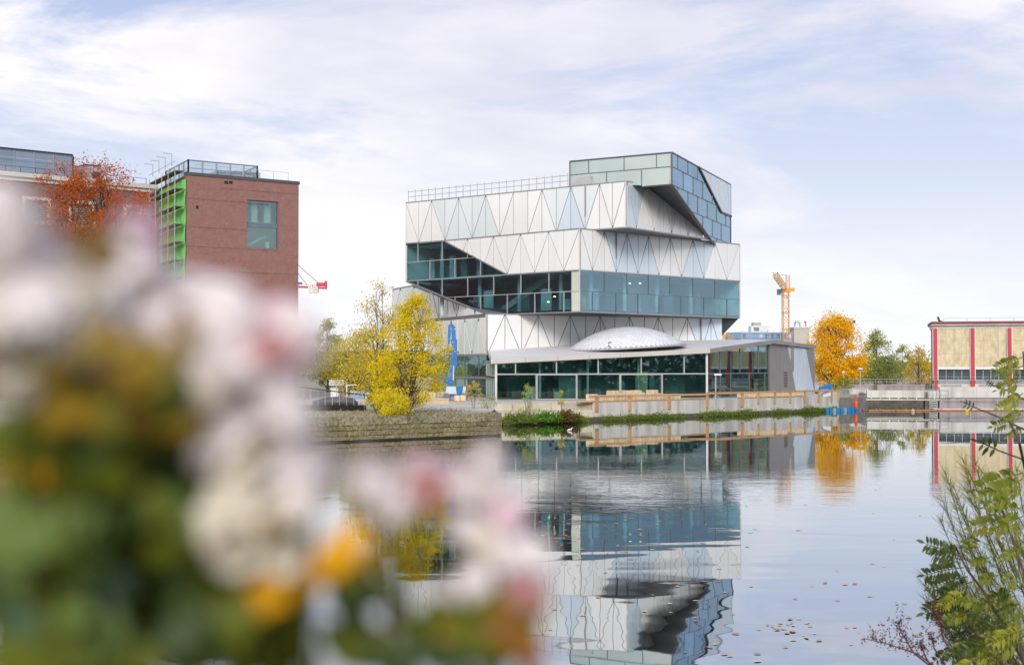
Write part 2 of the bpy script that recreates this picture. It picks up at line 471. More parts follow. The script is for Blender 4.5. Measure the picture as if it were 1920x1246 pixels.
class Face:
    def __init__(s, A, B):
        s.A = Vector((A[0], A[1])); s.B = Vector((B[0], B[1]))
        d = s.B - s.A; s.len = d.length; s.d = d / s.len
        s.n = Vector((s.d.y, -s.d.x))
    def P(s, u, z, o=0.0):
        q = s.A + s.d * u + s.n * o
        return Vector((q.x, q.y, z))
    def uv(s, px, py):
        r = ray(px, py)
        t = (s.A.dot(s.n)) / (r.x * s.n.x + r.y * s.n.y)
        p = Vector((0, 0, H)) + r * t
        return ((Vector((p.x, p.y)) - s.A).dot(s.d), p.z)
    def us(s, pxs, py=600, snap=True):
        r = [s.uv(p, py)[0] for p in pxs]
        if snap: r[0] = 0.0; r[-1] = s.len
        return r
    def slab(s, mb, poly, o0, o1):
        if area(poly) < 0: poly = poly[::-1]
        mb.prism([s.P(u, z, o0) for u, z in poly], [s.P(u, z, o1) for u, z in poly])
        return mb
    def ring(s, mb, poly, inner, o0, o1):
        if area(poly) < 0: poly = poly[::-1]
        n = len(poly)
        for i in range(n):
            j = (i + 1) % n
            q = [poly[i], poly[j], inner[j], inner[i]]
            s.slab(mb, q, o0, o1)
        return mb
def inset_same(poly, d):
    """convex inset keeping vertex count (miter)"""
    if area(poly) < 0: poly = poly[::-1]
    n = len(poly); res = []
    for i in range(n):
        p0, p1, p2 = Vector(poly[i - 1]), Vector(poly[i]), Vector(poly[(i + 1) % n])
        a = (p1 - p0).normalized(); b = (p2 - p1).normalized()
        na, nb = Vector((-a.y, a.x)), Vector((-b.y, b.x))
        k = max(.25, 1 + na.dot(nb))
        res.append(tuple(p1 + (na + nb) / k * d))
    return res
def dedupe(poly, e=.02):
    out = []
    for p in poly:
        if not out or math.hypot(p[0] - out[-1][0], p[1] - out[-1][1]) > e: out.append(p)
    if len(out) > 1 and math.hypot(out[0][0] - out[-1][0], out[0][1] - out[-1][1]) < e: out.pop()
    return out
def rect(u0, u1, z0, z1): return [(u0, z0), (u1, z0), (u1, z1), (u0, z1)]
def panels(block, face, us, zb, zt, diags, tints, clips=(), gap=.055, name='cladding_panel', o=(.02, .13)):
    T = {'w': M['clad_white'], 'g': M['clad_grey'], 'b': M['clad_blue'], 'd': M['clad_dull']}
    reg = 0
    for i, dg in enumerate(diags):
        u0, u1 = us[i], us[i + 1]
        if dg == 'd': cells = [([(u0, zb), (u1, zb), (u0, zt)], 0), ([(u1, zb), (u1, zt), (u0, zt)], 1)]
        elif dg == 'u': cells = [([(u0, zb), (u1, zt), (u0, zt)], 0), ([(u0, zb), (u1, zb), (u1, zt)], 1)]
        else: cells = [(rect(u0, u1, zb, zt), 0)]
        for poly, k in cells:
            for c in clips:
                poly = clip(poly, *c)
                if len(poly) < 3: break
            if len(poly) < 3: continue
            q = dedupe(inset(dedupe(poly), gap))
            if len(q) < 3 or abs(area(q)) < .05: continue
            face.slab(MB(), q, *o).build(name, T[tints[min(reg + k, len(tints) - 1)]], block)
        if dg != '-': reg += 1
def panes(block, face, cells, glass, frame_mat, fw=.06, o=(0.0, .12), name='window_pane'):
    for poly in cells:
        poly = dedupe(poly)
        if len(poly) < 3 or abs(area(poly)) < .05: continue
        inn = inset_same(poly, fw)
        if area(inn) <= 0: continue
        face.ring(MB(), poly, inn, *o).build('window_frame', frame_mat, block)
        face.slab(MB(), inn, o[0] + .02, o[0] + .05).build(name, glass, block)

# ================================================================== setting: water, land
mb = MB(); mb.add([(-400, -60, 0), (600, -60, 0), (600, 260, 0), (-400, 260, 0)], [(0, 1, 2, 3)])
tag(mb.build('river_water', M['water']), kind='structure')
LW0, LW1 = Vector((-57, 74.9)), Vector(G(940, 122))        # water line of the old stone wall
LWd = (LW1 - LW0).normalized()
Q = [Vector(G(930, 150)), Vector(G(1113, 155)), Vector(G(1326, 168)), Vector(G(1572, 188))]
ZT = 1.95
def inland(v, k): 
    n = Vector((-LWd.y, LWd.x)); return v + n * k
a0, a1 = inland(LW0, .5), inland(LW1 - LWd * .6, .5)
land = [(-120, 60), (a0.x, a0.y), (a1.x, a1.y), (-2.4, 150.6), (Q[1].x, Q[1].y + .3), (Q[2].x, Q[2].y + .3), (Q[3].x, Q[3].y + .3),
        (46, 194), (49.2, 203), (59, 203), (59.4, 195.2), (300, 195.2), (900, 300), (1500, 1800), (-1500, 1800), (-500, 60)]
mb = MB()
n = len(land)
mb.v = [Vector((x, y, ZT)) for x, y in land] + [Vector((x, y, -1.2)) for x, y in land]
mb.f = [tuple(range(n))[::-1]] + [(i, (i + 1) % n, n + (i + 1) % n, n + i) for i in range(n)]
tag(mb.build('ground', M['ground']), kind='structure')
# pale terrace in front of and around the museum
mb = MB()
ter = [(-34, 124), (-2.9, 151.2), (9.0, 155.9), (Q[2].x, Q[2].y + .9), (Q[3].x, Q[3].y + .9), (50, 215), (20, 235), (-40, 205)]
mb.add([(x, y, ZT + .006) for x, y in ter], [tuple(range(len(ter)))])
tag(mb.build('terrace_paving', M['paving']), kind='structure')
# distant low hills
def hills(name, d, x0, x1, z0, z1, seed, m):
    r = random.Random(seed); mb = MB(); k = 40
    top = [(x0 + (x1 - x0) * i / k, d + 40 * math.sin(i * .7), z0 + (z1 - z0) * (.5 + .5 * math.sin(i * .35 + seed)) * r.uniform(.7, 1)) for i in range(k + 1)]
    for i, (x, y, z) in enumerate(top):
        mb.v += [Vector((x, y - 140, 1)), Vector((x, y, z)), Vector((x, y + 260, 1))]
    for i in range(k):
        a = i * 3
        mb.f += [(a, a + 3, a + 4, a + 1), (a + 1, a + 4, a + 5, a + 2)]
    tag(mb.build(name, m, smooth=True), kind='structure')
M['hill'] = mat('far wooded slope', (.045, .06, .05), (.075, .07, .045), .03, .95)
hills('hills', 1300, -900, 1100, 9, 20, 2, M['hill'])

# ================================================================== museum tower
Nn, Rr, Ll, Bk = (8.45, 176.0), (31.8, 199.0), (-14.7, 198.6), (8.65, 221.6)
museum = thing('museum_tower', (8.5, 199, ZT), 'tall science museum of stacked white boxes twisted over each other, with glass bands', 'museum')
Z0, ZR, Z1, Z2, ZB = 12.66, 15.23, 17.8, 20.37, 22.95
BT = 28.7
def body(name, m, plan, z0, z1):
    return MB().prism([(x, y, z0) for x, y in plan], [(x, y, z1) for x, y in plan]).build(name, m, museum)
def edges(block, segs, m=None, w=.16):
    mb = MB()
    for p, q in segs: mb.bar(p, q, w, w)
    mb.build('edge_trim', m or M['seam_dark'], block)

# --- box C (glass band): open behind the glass
CL, CR = Face(Ll, Nn), Face(Nn, Rr)
usL = CL.us([762, 784.3, 806.8, 829.6, 853.6, 877.7, 901.8, 926.4, 951.9, 977.3, 1003.5, 1029.9, 1058.2, 1088], 550)
usR = CR.us([1087.9, 1110, 1132.4, 1154.4, 1174.6, 1195.2, 1215, 1234.7, 1255.5, 1276.3, 1298, 1318.7, 1339.3, 1362, 1385.6], 470)
dA, dB = CL.uv(833, 451), CL.uv(951, 514)
eA, eB = CL.uv(762, 527), (CL.uv(916, 587)[0], Z0)
eA = (0.0, Z1 - .05)
hi_w = half(dA, dB, True); hi_g = half(dA, dB, False); lo_g = half(eA, eB, True)
mb = MB()
Mp = CL.P(eB[0], Z0)
mb.prism([Mp, (Nn[0], Nn[1], Z0), (Rr[0], Rr[1], Z0), (Bk[0], Bk[1], Z0)], [Mp + Vector((0, 0, .3)), (Nn[0], Nn[1], Z0 + .3), (Rr[0], Rr[1], Z0 + .3), (Bk[0], Bk[1], Z0 + .3)])
mb.prism([Mp, (Bk[0], Bk[1], Z0), (Ll[0], Ll[1], Z1 - .05)], [Mp + Vector((0, 0, .25)), (Bk[0], Bk[1], Z0 + .25), (Ll[0], Ll[1], Z1 + .2)])
gband = mb.build('glass_storey', M['soffit'], museum)
quad = [Ll, Nn, Rr, Bk]
def shrink(plan, k):
    cx = sum(p[0] for p in plan) / len(plan); cy = sum(p[1] for p in plan) / len(plan)
    return [(cx + (x - cx) * k, cy + (y - cy) * k) for x, y in plan]
mb = MB()
for z in (Z1 - .1, ZB - .45): 
    q = shrink(quad, .965); mb.prism([(x, y, z) for x, y in q], [(x, y, z + .3) for x, y in q])
mb.build('floor_slab', M['interior'], gband)
q = shrink(quad, .52); MB().prism([(x, y, Z0 + .3) for x, y in q], [(x, y, ZB - .5) for x, y in q]).build('inner_core', M['interior'], gband)
mb = MB()
for f, us in ((CL, usL), (CR, usR)):
    for i in range(2, len(us) - 1, 3):
        mb.tube([f.P(us[i], Z0 + .3, -2.2), f.P(us[i], ZB - .5, -2.2)], .28, 8)
mb.build('column', M['interior'], gband)
mb = MB()
for i in range(9):
    u = usL[3] + i * .9; mb.bar(CL.P(u, Z0 + 1.4 + i * .5, -4.2), CL.P(u + .9, Z0 + 1.4 + i * .5, -4.2), .25, .9)
mb.bar(CL.P(usL[6], Z0 + .4, -3.5), CL.P(usL[10], Z1, -3.5), .4, .8)
mb.build('staircase', M['trim_light'], gband)
rz3 = random.Random(14)
for f, n in ((CL, 13), (CR, 9)):
    for i in range(n):
        u = f.len * (i + .3) / n; zf = Z0 + .3 if (i % 2 or f is CR) else Z1 + .2
        if f is CL and u < 12 and zf < Z1: zf = Z1 + .2
        w, h, k = rz3.uniform(.8, 2.4), rz3.uniform(1.4, 3.9), rz3.uniform(1.6, 4.6)
        mb = MB(); f.slab(mb, rect(u, min(f.len - 1.2, u + w), zf, zf + h), -k - .2, -k); mb.build('partition', M[rz3.choice(['interior', 'interior', 'interior_dark', 'interior_dark', 'pallet_stone'])], gband)
M['lamp'] = new_mat('lit ceiling lamp')[0]
_t = M['lamp'].node_tree; _e = N('ShaderNodeEmission', _t); _e.inputs[0].default_value = (1, .78, .45, 1); _e.inputs[1].default_value = 9; L(_e.outputs[0], N('ShaderNodeOutputMaterial', _t).inputs[0], _t)
for f, px, py in ((CL, 1030, 556), (CL, 1018, 566), (CR, 1192, 531), (CR, 1211, 531)):
    u, z = f.uv(px, py); MB().tube([f.P(u, z, -1.0), f.P(u, z + .1, -1.0)], .13, 8).build('lamp', M['lamp'], gband)
# glass backing faces at the back so that one does not look through
MB().prism([(Rr[0], Rr[1] + .1, Z0), (Bk[0], Bk[1], Z0), (Bk[0] + .3, Bk[1] + .3, Z0), (Rr[0] + .3, Rr[1] + .4, Z0)], [(Rr[0], Rr[1] + .1, ZB), (Bk[0], Bk[1], ZB), (Bk[0] + .3, Bk[1] + .3, ZB), (Rr[0] + .3, Rr[1] + .4, ZB)]).build('rear_wall', M['clad_white'], gband)
MB().prism([(Ll[0] - .3, Ll[1] + .3, Z1), (Ll[0], Ll[1] + .2, Z1), (Bk[0], Bk[1], Z0), (Bk[0] - .3, Bk[1] + .3, Z0)], [(Ll[0] - .3, Ll[1] + .3, ZB), (Ll[0], Ll[1] + .2, ZB), (Bk[0], Bk[1], ZB), (Bk[0] - .3, Bk[1] + .3, ZB)]).build('rear_wall', M['clad_white'], gband)
uend = CL.uv(1073, 545)[0]
cells = []
def glass_row(us, z0, z1, clips):
    for u0, u1 in zip(us[:-1], us[1:]):
        poly = rect(u0, u1, z0, z1)
        for c in clips: poly = clip(poly, *c) if len(poly) > 2 else poly
        if len(poly) > 2: cells.append(poly)
glass_row([usL[i] for i in (0, 1, 3, 5)], Z2, ZB, [hi_g])
glass_row([usL[i] for i in (0, 2, 4, 6, 8)], Z1, Z2, [hi_g])
glass_row([usL[i] for i in (0, 1, 3, 5, 7, 9, 11)] + [uend], ZR, Z1, [lo_g])
glass_row([usL[i] for i in (4, 6, 8, 10, 12)] + [uend], Z0, ZR, [lo_g])
panes(gband, CL, cells, M['glass_tower'], M['mullion_light'], .045)
panes(gband, CL, [rect(uend, CL.len, ZR, Z1), rect(uend, CL.len, Z0, ZR)], M['glass_sky_paint'], M['trim_light'], .05)
cells = []
glass_row([usR[i] for i in (0, 2, 4, 6, 8, 10, 12, 14)], ZR, Z1, [])
glass_row([usR[i] for i in (0, 1, 3, 5, 7, 9, 11, 13, 14)], Z0, ZR, [])
panes(gband, CR, cells, M['glass_tower'], M['mullion_dark'], .042)
# white upper half of the box
mb = MB()
top_poly = clip(rect(0, CL.len, Z1, ZB), *hi_w)
CL.slab(mb, top_poly, -.35, 0)
CR.slab(mb, rect(0, CR.len, Z1, ZB), -.35, 0)
q = shrink(quad, .985); mb.prism([(x, y, ZB - .14) for x, y in q], [(x, y, ZB - .02) for x, y in q])
cw = mb.build('clad_storey', M['seam'], museum)
panels(cw, CL, usL, Z1, ZB, '----ududududu', 'w', [hi_w])
panels(cw, CR, usR, Z1, ZB, 'dududududududu', 'wwwbbbbwwwbbwww', [], gap=.07)
MB().bar(CR.P(usR[3], 19.6, .12), CR.P(usR[3], ZB - .1, .12), .42, .12).build('slot_window', M['slot'], cw)
edges(cw, [(CL.P(0, ZB, .08), CL.P(CL.len, ZB, .08)), (CR.P(0, ZB, .08), CR.P(CR.len, ZB, .08)), (CL.P(*dA, .1), CL.P(*dB, .1)), (CL.P(dB[0], Z1, .1), CL.P(CL.len, Z1, .1)), (CR.P(0, Z1, .1), CR.P(CR.len, Z1, .1)),
           (CL.P(CL.len, Z0, .1), CL.P(CL.len, ZB, .1)), (CR.P(CR.len, Z0, .05), CR.P(CR.len, ZB, .05)), (CL.P(eB[0], Z0, .05), CL.P(CL.len, Z0, .05)), (CR.P(0, Z0, .05), CR.P(CR.len, Z0, .05)), (CL.P(0, Z1, .05), CL.P(0, ZB, .05))], M['trim'])
edges(cw, [(CL.P(*eA, .06), CL.P(*eB, .06))], M['trim'], .22)

# --- box B (upper white storey)
BN, BR_, BL_ = (14.1, 175.0), (27.7, 193.8), (-14.75, 198.3)
_e = (Vector(BR_) - Vector(BN)).normalized(); _k = Vector(BR_) - _e * 2.2 + Vector((-_e.y, _e.x)) * .9
bplan = [BL_, BN, (BN[0] + _e.x * 9, BN[1] + _e.y * 9), (_k.x, _k.y), (0, 219)]
bb = body('clad_storey', M['seam'], bplan, ZB + .02, BT - .05)
FBL, FBR = Face(BL_, BN), Face(BN, BR_)
usBL = FBL.us([763, 786.4, 810.2, 835.3, 860.8, 886.3, 911.8, 937.8, 963.8, 990.6, 1017.1, 1044.3, 1071.3, 1098.1, 1125.2, 1149.4, 1175.3], 400)
panels(bb, FBL, usBL, ZB + .02, BT, 'dudududu-udududu', 'wwwggggwwwgbgwww', [])
MB().bar(FBL.P(usBL[13], 24.8, .12), FBL.P(usBL[13], BT - .1, .12), .42, .12).build('slot_window', M['slot'], bb)
sA, sB = FBR.uv(1210.5, 348), FBR.uv(1339, 451.5)
lowS = half(sA, sB, False)
usBR = FBR.us([1175.3, 1192.5, 1208.4, 1225.6, 1242.2, 1258, 1273.5, 1288.8, 1303.8, 1318, 1329, 1340], 420)
panels(bb, FBR, usBR, ZB + .02, BT, 'dududududud', 'bbwwwwwwwwww', [lowS], gap=.085)
edges(bb, [(FBL.P(0, BT, .06), FBL.P(FBL.len, BT, .06)), (FBR.P(0, BT, .06), FBR.P(sA[0], BT, .06)), (FBL.P(FBL.len, ZB, .1), FBL.P(FBL.len, BT, .1)), (FBL.P(0, ZB, .06), FBL.P(0, BT, .06)),
           (FBL.P(0, ZB + .06, .08), FBL.P(FBL.len, ZB + .06, .08)), (FBR.P(0, ZB + .06, .08), FBR.P(FBR.len, ZB + .06, .08))], M['trim'])
# --- box A (glass crown)
AN, AR, AL, AT = (19.5, 173.2), (31.4, 204.1), (7.4, 180.9), 32.0
FAL, FAR = Face(AL, AN), Face(AN, AR)
S1, S2, S3 = at(1210.5, 347.5, 175.1), at(1260.4, 346, 173.2), at(1339, 452.5, 194.0)
S4 = FBR.P(sA[0], BT, -.05); S5 = FBR.P(sB[0], ZB + .05, -.05)
zA = S2.z
mb = MB()
rz = (AR[0] - .2, AR[1] + .2)
mb.prism([(AL[0], AL[1], BT - .05), (AN[0] + .05, AN[1] + .05, BT), (AR[0], AR[1], BT), (10, 214, BT)], [(AL[0], AL[1], AT), (AN[0] + .05, AN[1] + .05, AT), (AR[0], AR[1], AT), (10, 214, AT)])
l = FAL.uv(1211, 348)[0]
FAL.slab(mb, [(l, BT - .02), (l, FAL.uv(1211, 347.5)[1]), (FAL.len, zA), (FAL.len, BT - .02)], -.3, 0)
low = [FAR.uv(1260.4, 346), FAR.uv(1339, 452.5)]
ulow = low[1][0]
FAR.slab(mb, [(0, zA), (ulow, ZB - .4), (FAR.len, ZB - .4), (FAR.len, BT - .02), (0, BT - .02)], -.3, 0)
ab = mb.build('glass_crown', M['seam'], museum)
MB().add([S1, S2, FAR.P(ulow, ZB - .4), S5, S4], [(0, 1, 2, 3, 4)]).build('soffit_panel', M['soffit'], ab)
rows = [AT, FAR.uv(1260.4, 312)[1], zA]
r2 = FAL.uv(1262, 312)[1]
cells = []
glass_row(FAL.us([1069.7, 1104.3, 1170.7, 1231.5, 1259.8], 320), r2, AT - .05, [])
u38, u03 = FAL.uv(1138, 330)[0], FAL.uv(1203.5, 330)[0]
glass_row([0, u38], zA, r2, []); glass_row([u38, u03], zA, r2, [half((u38, 28.6), (u03, 28.22), True)]); glass_row([u03, FAL.len], zA, r2, [])
panes(ab, FAL, cells, M['glass_opaline'], M['mullion_dark'], .045)
cells = []
hs = (r2 - zA)
lowl = half((0, zA), (ulow, ZB - .4), True)
wA, wB, wC = FAR.uv(1309, 313), FAR.uv(1351.5, 398), FAR.uv(1370, 405.5)
left_of = half(wA, wB, False)
top_u = [FAR.uv(p, 330)[0] for p in (1270, 1289, 1308, 1327)]
zz = [AT - .05, r2, zA, zA - hs * 1.04, zA - 2.08 * hs, ZB - .4]
ubase = [0] + [FAR.uv(p, 380)[0] for p in (1270.3, 1289.3, 1307.5, 1325.5, 1343, 1360)] + [FAR.len]
umid = [0] + [FAR.uv(p, 380)[0] for p in (1280.5, 1299, 1317, 1335, 1351.5)] + [FAR.len]
for k in range(5):
    us = ubase if k % 2 == 0 else umid
    for u0, u1 in zip(us[:-1], us[1:]):
        poly = rect(u0, u1, zz[k + 1], zz[k])
        poly = clip(poly, *lowl)
        if len(poly) < 3: continue
        ri_ = clip(clip(poly, *half(wA, wB, True)), 0, 1, -wB[1]) if len(clip(poly, *half(wA, wB, True))) > 2 else []
        if len(ri_) < 3 or abs(area(ri_)) < .02:
            cells.append(poly); continue
        below = clip(poly, 0, -1, wB[1])             # part lower than the white corner: whole width
        upper = clip(clip(poly, 0, 1, -wB[1]), *left_of) if len(clip(poly, 0, 1, -wB[1])) > 2 else []
        for c in (below, upper):
            if len(c) > 2: cells.append(c)
panes(ab, FAR, cells, M['glass_crown'], M['mullion_dark'], .035)
usW = [FAR.uv(p, 350)[0] for p in (1309, 1317, 1326.5, 1334.5, 1343, 1352, 1360.5)] + [FAR.len]
panels(ab, FAR, usW, wB[1], AT - .05, 'dududud', 'bbgbbgbb', [half(wA, wB, True)], gap=.06, o=(.02, .12))
edges(ab, [(FAL.P(0, AT, .05), FAL.P(FAL.len, AT, .05)), (FAR.P(0, AT, .05), FAR.P(FAR.len, AT, .05)), (FAL.P(FAL.len, zA, .08), FAL.P(FAL.len, AT, .08)), (FAL.P(0, BT, .05), FAL.P(0, AT, .05)), (FAR.P(FAR.len, ZB, .05), FAR.P(FAR.len, AT, .05)),
           (FAR.P(0, zA, .05), FAR.P(ulow, ZB - .4, .05)), (FAL.P(l, zA, .05), FAL.P(FAL.len, zA, .05))])
edges(ab, [(FAR.P(*wA, .1), FAR.P(*wB, .1)), (FAR.P(*wB, .1), FAR.P(*wC, .1))], M['seam_dark'], .24)
# --- box E (low box reaching out behind the tree)
FE = Face((-18.75, 224.6), (-3.3, 183.2))
eTop = [FE.uv(778, 537), FE.uv(914, 588.5)]
zE0, zE1 = 12.55, FE.uv(738, 542)[1]
dE = half(eTop[0], eTop[1], False)
poly = clip(rect(0, FE.len, zE0, zE1), *dE)
mb = MB(); FE.slab(mb, poly, -4.5, 0)
eb = mb.build('clad_storey', M['seam'], museum)
usE = FE.us([738, 752, 765.5, 777.8, 793, 807.8, 824, 840.5, 857, 874, 891, 913], 580)
panels(eb, FE, usE, zE0, zE1, 'udududududu', 'wggwwwwwwwwww', [dE], gap=.15)
edges(eb, [(FE.P(0, zE0, .05), FE.P(FE.len, zE0, .05)), (FE.P(0, zE1, .05), FE.P(eTop[0][0], zE1, .05)), (FE.P(0, zE0, .05), FE.P(0, zE1, .05))], M['trim'], .2)
# --- box D (base storey) with the glazed foot
DN, DR, DL = (-3.2, 181.5), (29.2, 198.0), (-12.0, 203.0)
FDR, FDL = Face(DN, DR), Face(DL, DN)
body('clad_storey', M['seam'], [DL, (DN[0] + .0, DN[1] + .02), DR, (10, 222)], 7.36, Z0 - .03)
db = [o for o in museum.children if o.name.startswith('clad_storey')][-1]
usD = FDR.us([912.4, 946, 977.3, 1008.7, 1038.5, 1068.4, 1097, 1124.5, 1152, 1179.8, 1207.4, 1233.4, 1260.3, 1287.9, 1313.3, 1332.2, 1352.8], 625)
panels(db, FDR, usD, 7.36, Z0 - .06, 'udududududududud', 'wwwwwggggwwwwwbbb', [])
MB().bar(FDR.P(usD[14], 8.2, .12), FDR.P(usD[14], Z0 - .2, .12), .5, .12).build('slot_window', M['slot'], db)
usDL = FDL.us([815, 834, 847, 859.8, 872.5, 885.8, 898.3, 912.4], 640)
panels(db, FDL, usDL, 7.36, 12.3, 'dududud', 'wwwwgggw', [], gap=.14)
edges(db, [(FDL.P(0, 7.36, .05), FDL.P(FDL.len, 7.36, .05)), (FDL.P(FDL.len, 7.36, .1), FDL.P(FDL.len, Z0 - .1, .1)), (FDR.P(0, Z0 - .08, .05), FDR.P(FDR.len, Z0 - .08, .05))], M['trim'], .18)
# slanted dark wedge at the far end, under the glass box
w1, w2, w3 = Vector((DR[0] + .1, DR[1] + .1, Z0 - .02)), Vector((Rr[0], Rr[1] + .05, Z0 - .02)), Vector((DR[0] + .1, DR[1] + .1, zat(628, DR[1])))
MB().prism([w1, w3, w2], [w1 + Vector((-8, 14, 0)), w3 + Vector((-8, 14, 0)), w2 + Vector((-8, 14, 0))]).build('soffit_panel', M['soffit'], db)
# glazed foot on the canal side
mb = MB()
foot = [FDL.P(0, 0, -6), FDL.P(FDL.len - 1, 0, -6)]
FDL.slab(mb, rect(0, FDL.len + 2, ZT, 7.36), -6.3, -6)
FDL.slab(mb, rect(0, FDL.len, ZT, ZT + .12), -6, -.05)
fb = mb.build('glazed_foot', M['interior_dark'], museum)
cells = []
usF = [FDL.uv(p, 690)[0] for p in (815, 835, 855, 872.4, 898.4)] + [FDL.len]
zr = FDL.uv(911, 708)[1]
glass_row(usF, zr + .12, 7.3, []); glass_row(usF, ZT + .05, zr - .12, [])
panes(fb, FDL, cells, M['glass_hall'], M['mullion_dark'], .07)
mb = MB(); FDL.slab(mb, rect(0, FDL.len, zr - .11, zr + .11), .13, .2); mb.build('edge_trim', M['trim'], fb)
# roof guard rail of the upper storey
def guard(name, label, pts, nper, h, base_m=M['steel'], rails=(0.55, 1.1), pr=.035, group=None):
    t = thing(name, pts[0], label, 'railing', group)
    for (p, q), n in zip(zip(pts[:-1], pts[1:]), nper):
        p, q = Vector(p), Vector(q)
        for i in range(n + 1):
            a = p.lerp(q, i / n)
            MB().tube([a, a + Vector((0, 0, h))], pr, 5).build('post', base_m, t)
        for k in rails:
            MB().tube([p + Vector((0, 0, k)), q + Vector((0, 0, k))], pr * .8, 5).build('rail', base_m, t)
    return t
guard('scaffold_rail', 'temporary scaffold guard rail along the roof edge of the upper white storey', [FBL.P(.1, BT + .05, -.3), FBL.P(FBL.uv(1062, 345)[0], BT + .05, -.3)], [22], 1.75, M['steel'], (.8, 1.5), .05)
MB().prism([FBL.P(u, z, -.25) for u, z in ((28.2, BT), (29.8, BT + 1.2), (31.5, BT + 1.2), (31.5, BT))], [FBL.P(u, z, -4) for u, z in ((28.2, BT), (29.8, BT + 1.2), (31.5, BT + 1.2), (31.5, BT))]).build('roof_upstand', M['trim_light'], ab)

# ================================================================== low glass pavilion with dome
pav = thing('pavilion', (14, 176, ZT), 'low glass fronted hall with a flat pale roof in front of the museum', 'pavilion')
P0, P1, P2, P3 = (-1.84, 163.7), (23.95, 175.0), (34.2, 189.8), (43.4, 204.5)
F1, F2, F3 = Face(P0, P1), Face(P1, P2), Face(P2, P3)
E0, E1, E2, E3 = at(931, 680, P0[1]), at(1325, 660, P1[1]), at(1440, 643, P2[1]), at(1526, 653, P3[1])
def eave(face, u, a, b): return a.z + (b.z - a.z) * u / face.len
# roof: thin folded plate
o1 = F1.n * .45
up = Vector((0, 0, .42))
tops = [E0 + Vector((-.5, -.5, 0)), E1 + Vector((.3, -.6, 0)), E2 + Vector((.5, -.2, 0)), E3 + Vector((.3, .2, 0)), Vector((33, 216, 9.0)), Vector((29.1, 198.0, 9.25)), Vector((14, 190.1, 8.75)), Vector((-3.0, 181.4, 7.55))]
mb = MB()
lo_ = [p - Vector((0, 0, .04)) for p in tops]
for tri in ((0, 1, 6), (0, 6, 7), (1, 2, 5), (1, 5, 6), (2, 3, 4), (2, 4, 5)):
    a, b, c = tri
    mb.prism([lo_[a], lo_[b], lo_[c]], [lo_[a] + up, lo_[b] + up, lo_[c] + up])
roof = mb.build('roof', M['roof_skin'], pav)
def fascia(p, q, n, m, z0=-.10, z1=.44, th=.12):
    d = (q - p)
    for i in range(n):
        a, b = p + d * (i / n), p + d * ((i + 1) / n)
        nn = Vector((d.y, -d.x, 0)).normalized() * th
        g = d.normalized() * .02
        vs = [a + g, b - g, b - g + nn, a + g + nn]
        MB().prism([v + Vector((0, 0, z0)) for v in vs], [v + Vector((0, 0, z1)) for v in vs]).build('fascia_panel', m, roof)
fascia(tops[0], tops[1], 7, M['roof_edge'])
fascia(tops[1], tops[2], 4, M['trim'])
fascia(tops[2], tops[3], 3, M['trim'], -.05)
fascia(tops[7], tops[0], 4, M['trim_light'])
# front glass
body_mb = MB()
cap1 = half((0, E0.z - .08), (F1.len, E1.z - .08), False)
u_low = F1.us([930, 1005, 1081, 1161.7, 1241, 1325], 720); u_up = F1.us([930, 966, 1042.8, 1121, 1201.6, 1282, 1325], 690)
zm = 5.0
cells = []
glass_row(u_up, zm, 9, [cap1])
glass_row([u_low[0], u_low[1]], ZT + .05, zm, []); glass_row([u_low[2], u_low[3]], ZT + .05, zm, []); glass_row([u_low[4], u_low[5]], ZT + .05, zm, [])
back = MB()
F1.slab(back, rect(4.5, F1.len + 1, ZT, 7.2), -7.3, -7)
F1.slab(back, rect(4.4, F1.len - .1, ZT, ZT + .1), -7, -.02)
F1.slab(back, [(10, ZT + .1), (13, ZT + .1), (13, 6.0), (10, 6.0)], -4.4, -4.2)
F2.slab(back, rect(3, F2.len + 15, ZT, 8.0), -7.3, -7)
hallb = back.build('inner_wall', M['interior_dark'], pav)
panes(pav, F1, cells, M['glass_hall'], M['mullion_light'], .075)
panes(pav, F1, [rect(u_low[1], u_low[2], ZT + .05, zm), rect(u_low[3], u_low[4], ZT + .05, zm)], M['glass_hall'], M['mullion_light'], .13, (-.02, .2))
for i in range(7):
    u = 5.2 + i * 2.9; w, h, k = rz3.uniform(.7, 2.2), rz3.uniform(.8, 3.4), rz3.uniform(1.4, 5.5)
    mb = MB(); F1.slab(mb, rect(u, u + w, ZT + .1, ZT + .1 + h), -k - .2, -k); mb.build('partition', M[rz3.choice(['interior', 'interior_dark', 'pallet_stone', 'interior_dark'])], pav)
mb = MB()
for u in (6.3, 12.6, 19.5): mb.tube([F1.P(u, ZT, -1.6), F1.P(u, 6.6, -1.6)], .16, 8)
mb.build('column', M['trim_light'], pav)
for p in (P0, P1):
    MB().bar((p[0], p[1] - .05, ZT), (p[0], p[1] - .05, (E0.z if p is P0 else E1.z) - .1), .26, .26).build('corner_post', M['trim_light'], pav)
# side glass of the hall
cap2 = half((0, E1.z - .08), (F2.len, E2.z - .12), False)
cells = []
glass_row(F2.us([1325, 1349, 1386.4, 1421, 1440], 670), zm, 10, [cap2])
glass_row(F2.us([1325, 1350, 1369, 1404, 1433, 1440], 715), ZT + .05, zm, [])
panes(pav, F2, cells, M['glass_hall'], M['mullion_dark'], .07)
MB().bar((P2[0], P2[1] - .05, ZT), (P2[0], P2[1] - .05, E2.z - .1), .3, .3).build('corner_post', M['seam_dark'], pav)
# link between foot and hall
FLk = Face(DN, P0)
cells = []
ul = [.1, 3.5, 7, 10.5, 14, FLk.len - .2]
glass_row(ul, 4.7, 6.6, []); glass_row(ul, ZT + .05, 4.5, [])
panes(pav, FLk, cells, M['glass_hall'], M['mullion_light'], .12)
